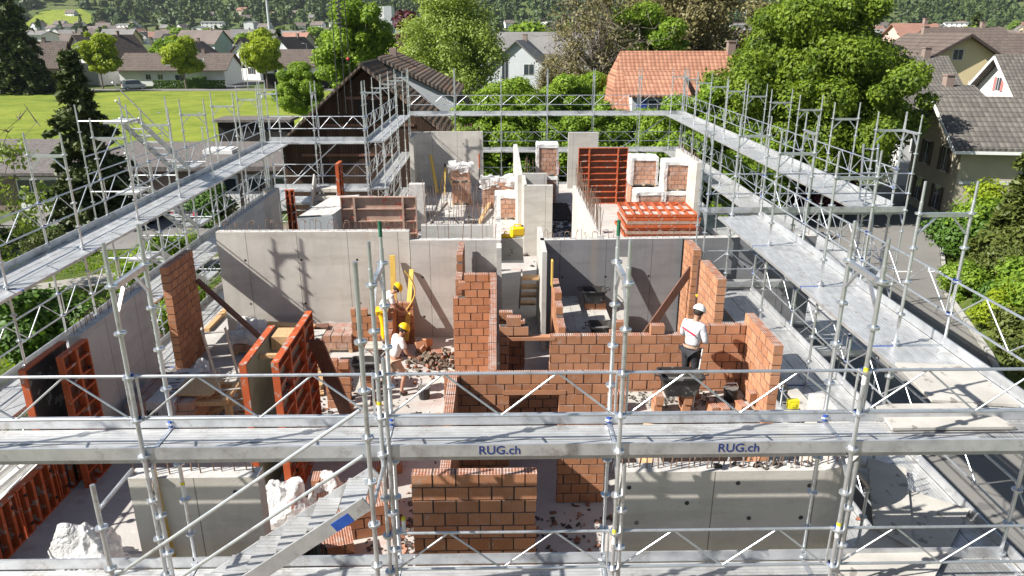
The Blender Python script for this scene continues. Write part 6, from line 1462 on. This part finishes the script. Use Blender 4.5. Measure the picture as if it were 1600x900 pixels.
gable_house('neighbour_house','white house with faded red shutters at the right edge','house',46.0,60.5,G,R(-3),11,6.4,6.4,2.7,'wall_w','roof_grey',over=.8,shutter='shut_p',fascia='wall_w',wins=(('l',0,6.5,.6,1.0),('l',-2,4.2,.8,1.3),('l',1.6,4.2,.8,1.3),('l',-.2,1.4,.8,1.3)))
gable_house('neighbour_house','pink house with long brown roof at the right horizon','house',67,104,G,R(-4),18,12,7.0,3.6,'wall_p','roof_brown',over=1.0,wins=(('f',-6,4.6,1.6,1.3),('f',-1,4.6,1.6,1.3),('f',4,4.6,1.6,1.3)))
gable_house('neighbour_house','brown roofed house beyond the yellow gable','house',75,124,G,R(0),12,12,8.0,3.4,'wall_b','roof_brown')
gable_house('neighbour_house','reddish roofed house left of the brown roofs at right','house',69,128,G,R(5),7,10,8.6,3.4,'wall_p','roof_farred')
# street lamps
def lamp(label,x,y,h,arm):
    t=thing('street_lamp',label,'street lamp',(x,y,G),0,'street lamps along the meadow road'); MB().tube((x,y,G),(x,y,G+h),.09,8,0,.05).build('pole',M['galv'],t); MB().bar((x,y,G+h),(x+arm,y,G+h+.1),.07,.05).build('arm',M['galv'],t); MB().box(x+arm-.3,y-.12,G+h+.05,x+arm+.35,y+.12,G+h+.17).build('lamp_head',M['wall_g'],t)
lamp('street lamp left, in front of the spruce and hedge',-80.5,148.6,8,.8); lamp('street lamp at the side road mouth, left one',-54.5,165,8,-.8); lamp('street lamp at the side road mouth, right one',-49.0,150.6,7.5,-.8); lamp('street lamp beyond the fourth street tree',-46.5,190,8,-.8)
# far town: individual houses from four shared models
def far_model(wall,roof,wd,dp,hw,hr,flat=False):
    t=gable_house('town_house','x','house',0,0,-500,0,wd,dp,hw,hr,wall,roof,over=.6,chim=not flat,wins=tuple(('f',u,z,1.6,1.5) for u in np.linspace(-wd/2+2,wd/2-2,max(2,int(wd/5))).tolist() for z in np.arange(1.2,hw-1,3).tolist()))
    return t
mods=[far_model('wall_w','roof_far',12,9,6,3.6),far_model('wall_c','roof_farred',14,10,6.5,3.4),far_model('wall_w','roof_farg',26,12,9.5,1.2,True),far_model('wall_b','roof_far',16,10,7,4),far_model('wall_y','roof_farg',11,10,8,3.4)]
rr=random.Random(12); placed=[]
labs={0:'small white gabled house in the distant town below the wooded hills',1:'small cream red roofed house in the distant town below the wooded hills',2:'long flat pale apartment block in the distant town below the wooded hills',3:'pale blue white house with brown roof in the distant town below the wooded hills',4:'yellowish house with grey roof in the distant town below the wooded hills'}
def put_house(i,x,y,rz):
    h=copy_tree(mods[i]); h.location=(x,y,height(x,y)); h.rotation_euler=(0,0,rz); h['label']=labs[i]; h['group']='distant town houses '+['white','red roofed','apartment','blue','yellow'][i]
tries=0
while len(placed)<230 and tries<5000:
    tries+=1; y=215+rr.random()**.6*800; x=rr.uniform(-.70,.72)*y
    if -.04*y<x<.38*y and y<520: continue
    if any(abs(x-a)<21 and abs(y-b)<17 for a,b in placed): continue
    if y<330 and x<-.22*y and x>-.3*y: continue
    placed.append((x,y)); i=rr.choice((0,0,1,2,3,4,0,3)); put_house(i,x,y,rr.choice((0,1.57,.3,-.3,1.2)))
for (x,y,i) in ((-560,1045,0),(-500,1170,0),(-330,1040,0),(-300,1050,1),(-270,1055,0),(-345,1075,1),(-385,1060,0),(-240,1030,4),(340,1050,0),(420,1070,2)): put_house(i,x,y,rr.uniform(-.4,.4))
for m_ in mods:
    for c in list(m_.children_recursive): bpy.data.objects.remove(c)
    bpy.data.objects.remove(m_)
ft=tree_meshes(12,5,7,5.4,22,2200,.9,'leaf_b',seed=51,tr=.4,limbs=5); ft2=tree_meshes(12,5,7,5.4,22,2200,.9,'leaf_d',seed=52,tr=.4,limbs=5); ft3=conifer_mesh(15,4,'needle',1800,9,1.0,.3,1.0)
for k in range(110):
    y=185+rr.random()*760; x=rr.uniform(-.72,.72)*y
    if any(abs(x-a)<11 and abs(y-b)<9 for a,b in placed): continue
    if -66<x<-28 and y<215: continue
    i=rr.choice((0,0,1,1,2)); put_tree('town_tree',['round fresh green tree among the distant houses','dark round tree among the distant houses','dark fir among the distant houses'][i],x,y,height(x,y),(ft,ft2,ft3)[i],rr.uniform(.7,1.25),rr.uniform(0,6),['bright town trees','dark town trees','town firs'][i])
t=thing('silo_tower','white grey tower block with a slim chimney in the distant town','tower',(-68,420,G)); MB().box(-69,418,-3,-56,430,20).build('tower',M['wall_w'],t); MB().box(-60,417.9,-3,-55.9,418.2,20.2).build('grey_panel',M['wall_g'],t); MB().tube((-72,410,-3),(-71,410,36),1.2,10,0,.8).build('chimney',M['wall_g'],t)
tag(MB().tube((-113,390,-3),(-113,390,22),0.9,10,0,.6).build('factory_chimney',M['wall_g']),'slim brown chimney in the distant town left of the tower','chimney')
tk=thing('tower_crane','distant red and white tower crane mast at the upper right','crane',(148,215,G))
m=MB()
for s in ((-1,-1),(1,-1),(1,1),(-1,1)): m.tube((148+s[0]*.6,215+s[1]*.6,-3),(149+s[0]*.6,215+s[1]*.6,17),.09,4)
for i in range(13):
    z=-3+i*1.5; x=148+i/13; m.tube((x-.6,214.4,z),(x+.65,214.4,z+1.5),.06,4).tube((x+.6,214.4,z),(x-.5,214.4,z+1.5),.06,4)
m.build('mast',M['wall_w'],tk); MB().box(148.2,214.4,16.6,149.8,215.6,17.8).build('slewing_unit',M['red'],tk)

# ---------------------------------------------------------------- haze
hz=MB().box(-2600,-140,-6,2600,2100,320); ho=hz.build('haze',[])
hm_=bpy.data.materials.new('valley_haze'); hm_.use_nodes=True; ht=hm_.node_tree; ht.nodes.clear(); hout=ht.nodes.new('ShaderNodeOutputMaterial'); hv=ht.nodes.new('ShaderNodeVolumePrincipled')
hv.inputs['Color'].default_value=(.82,.9,1,1); hv.inputs['Density'].default_value=0.00005; hv.inputs['Anisotropy'].default_value=0.2
ht.links.new(hv.outputs[0],hout.inputs['Volume']); ho.data.materials.append(hm_); tag(ho,'thin bluish haze over the valley','haze',kind='stuff')
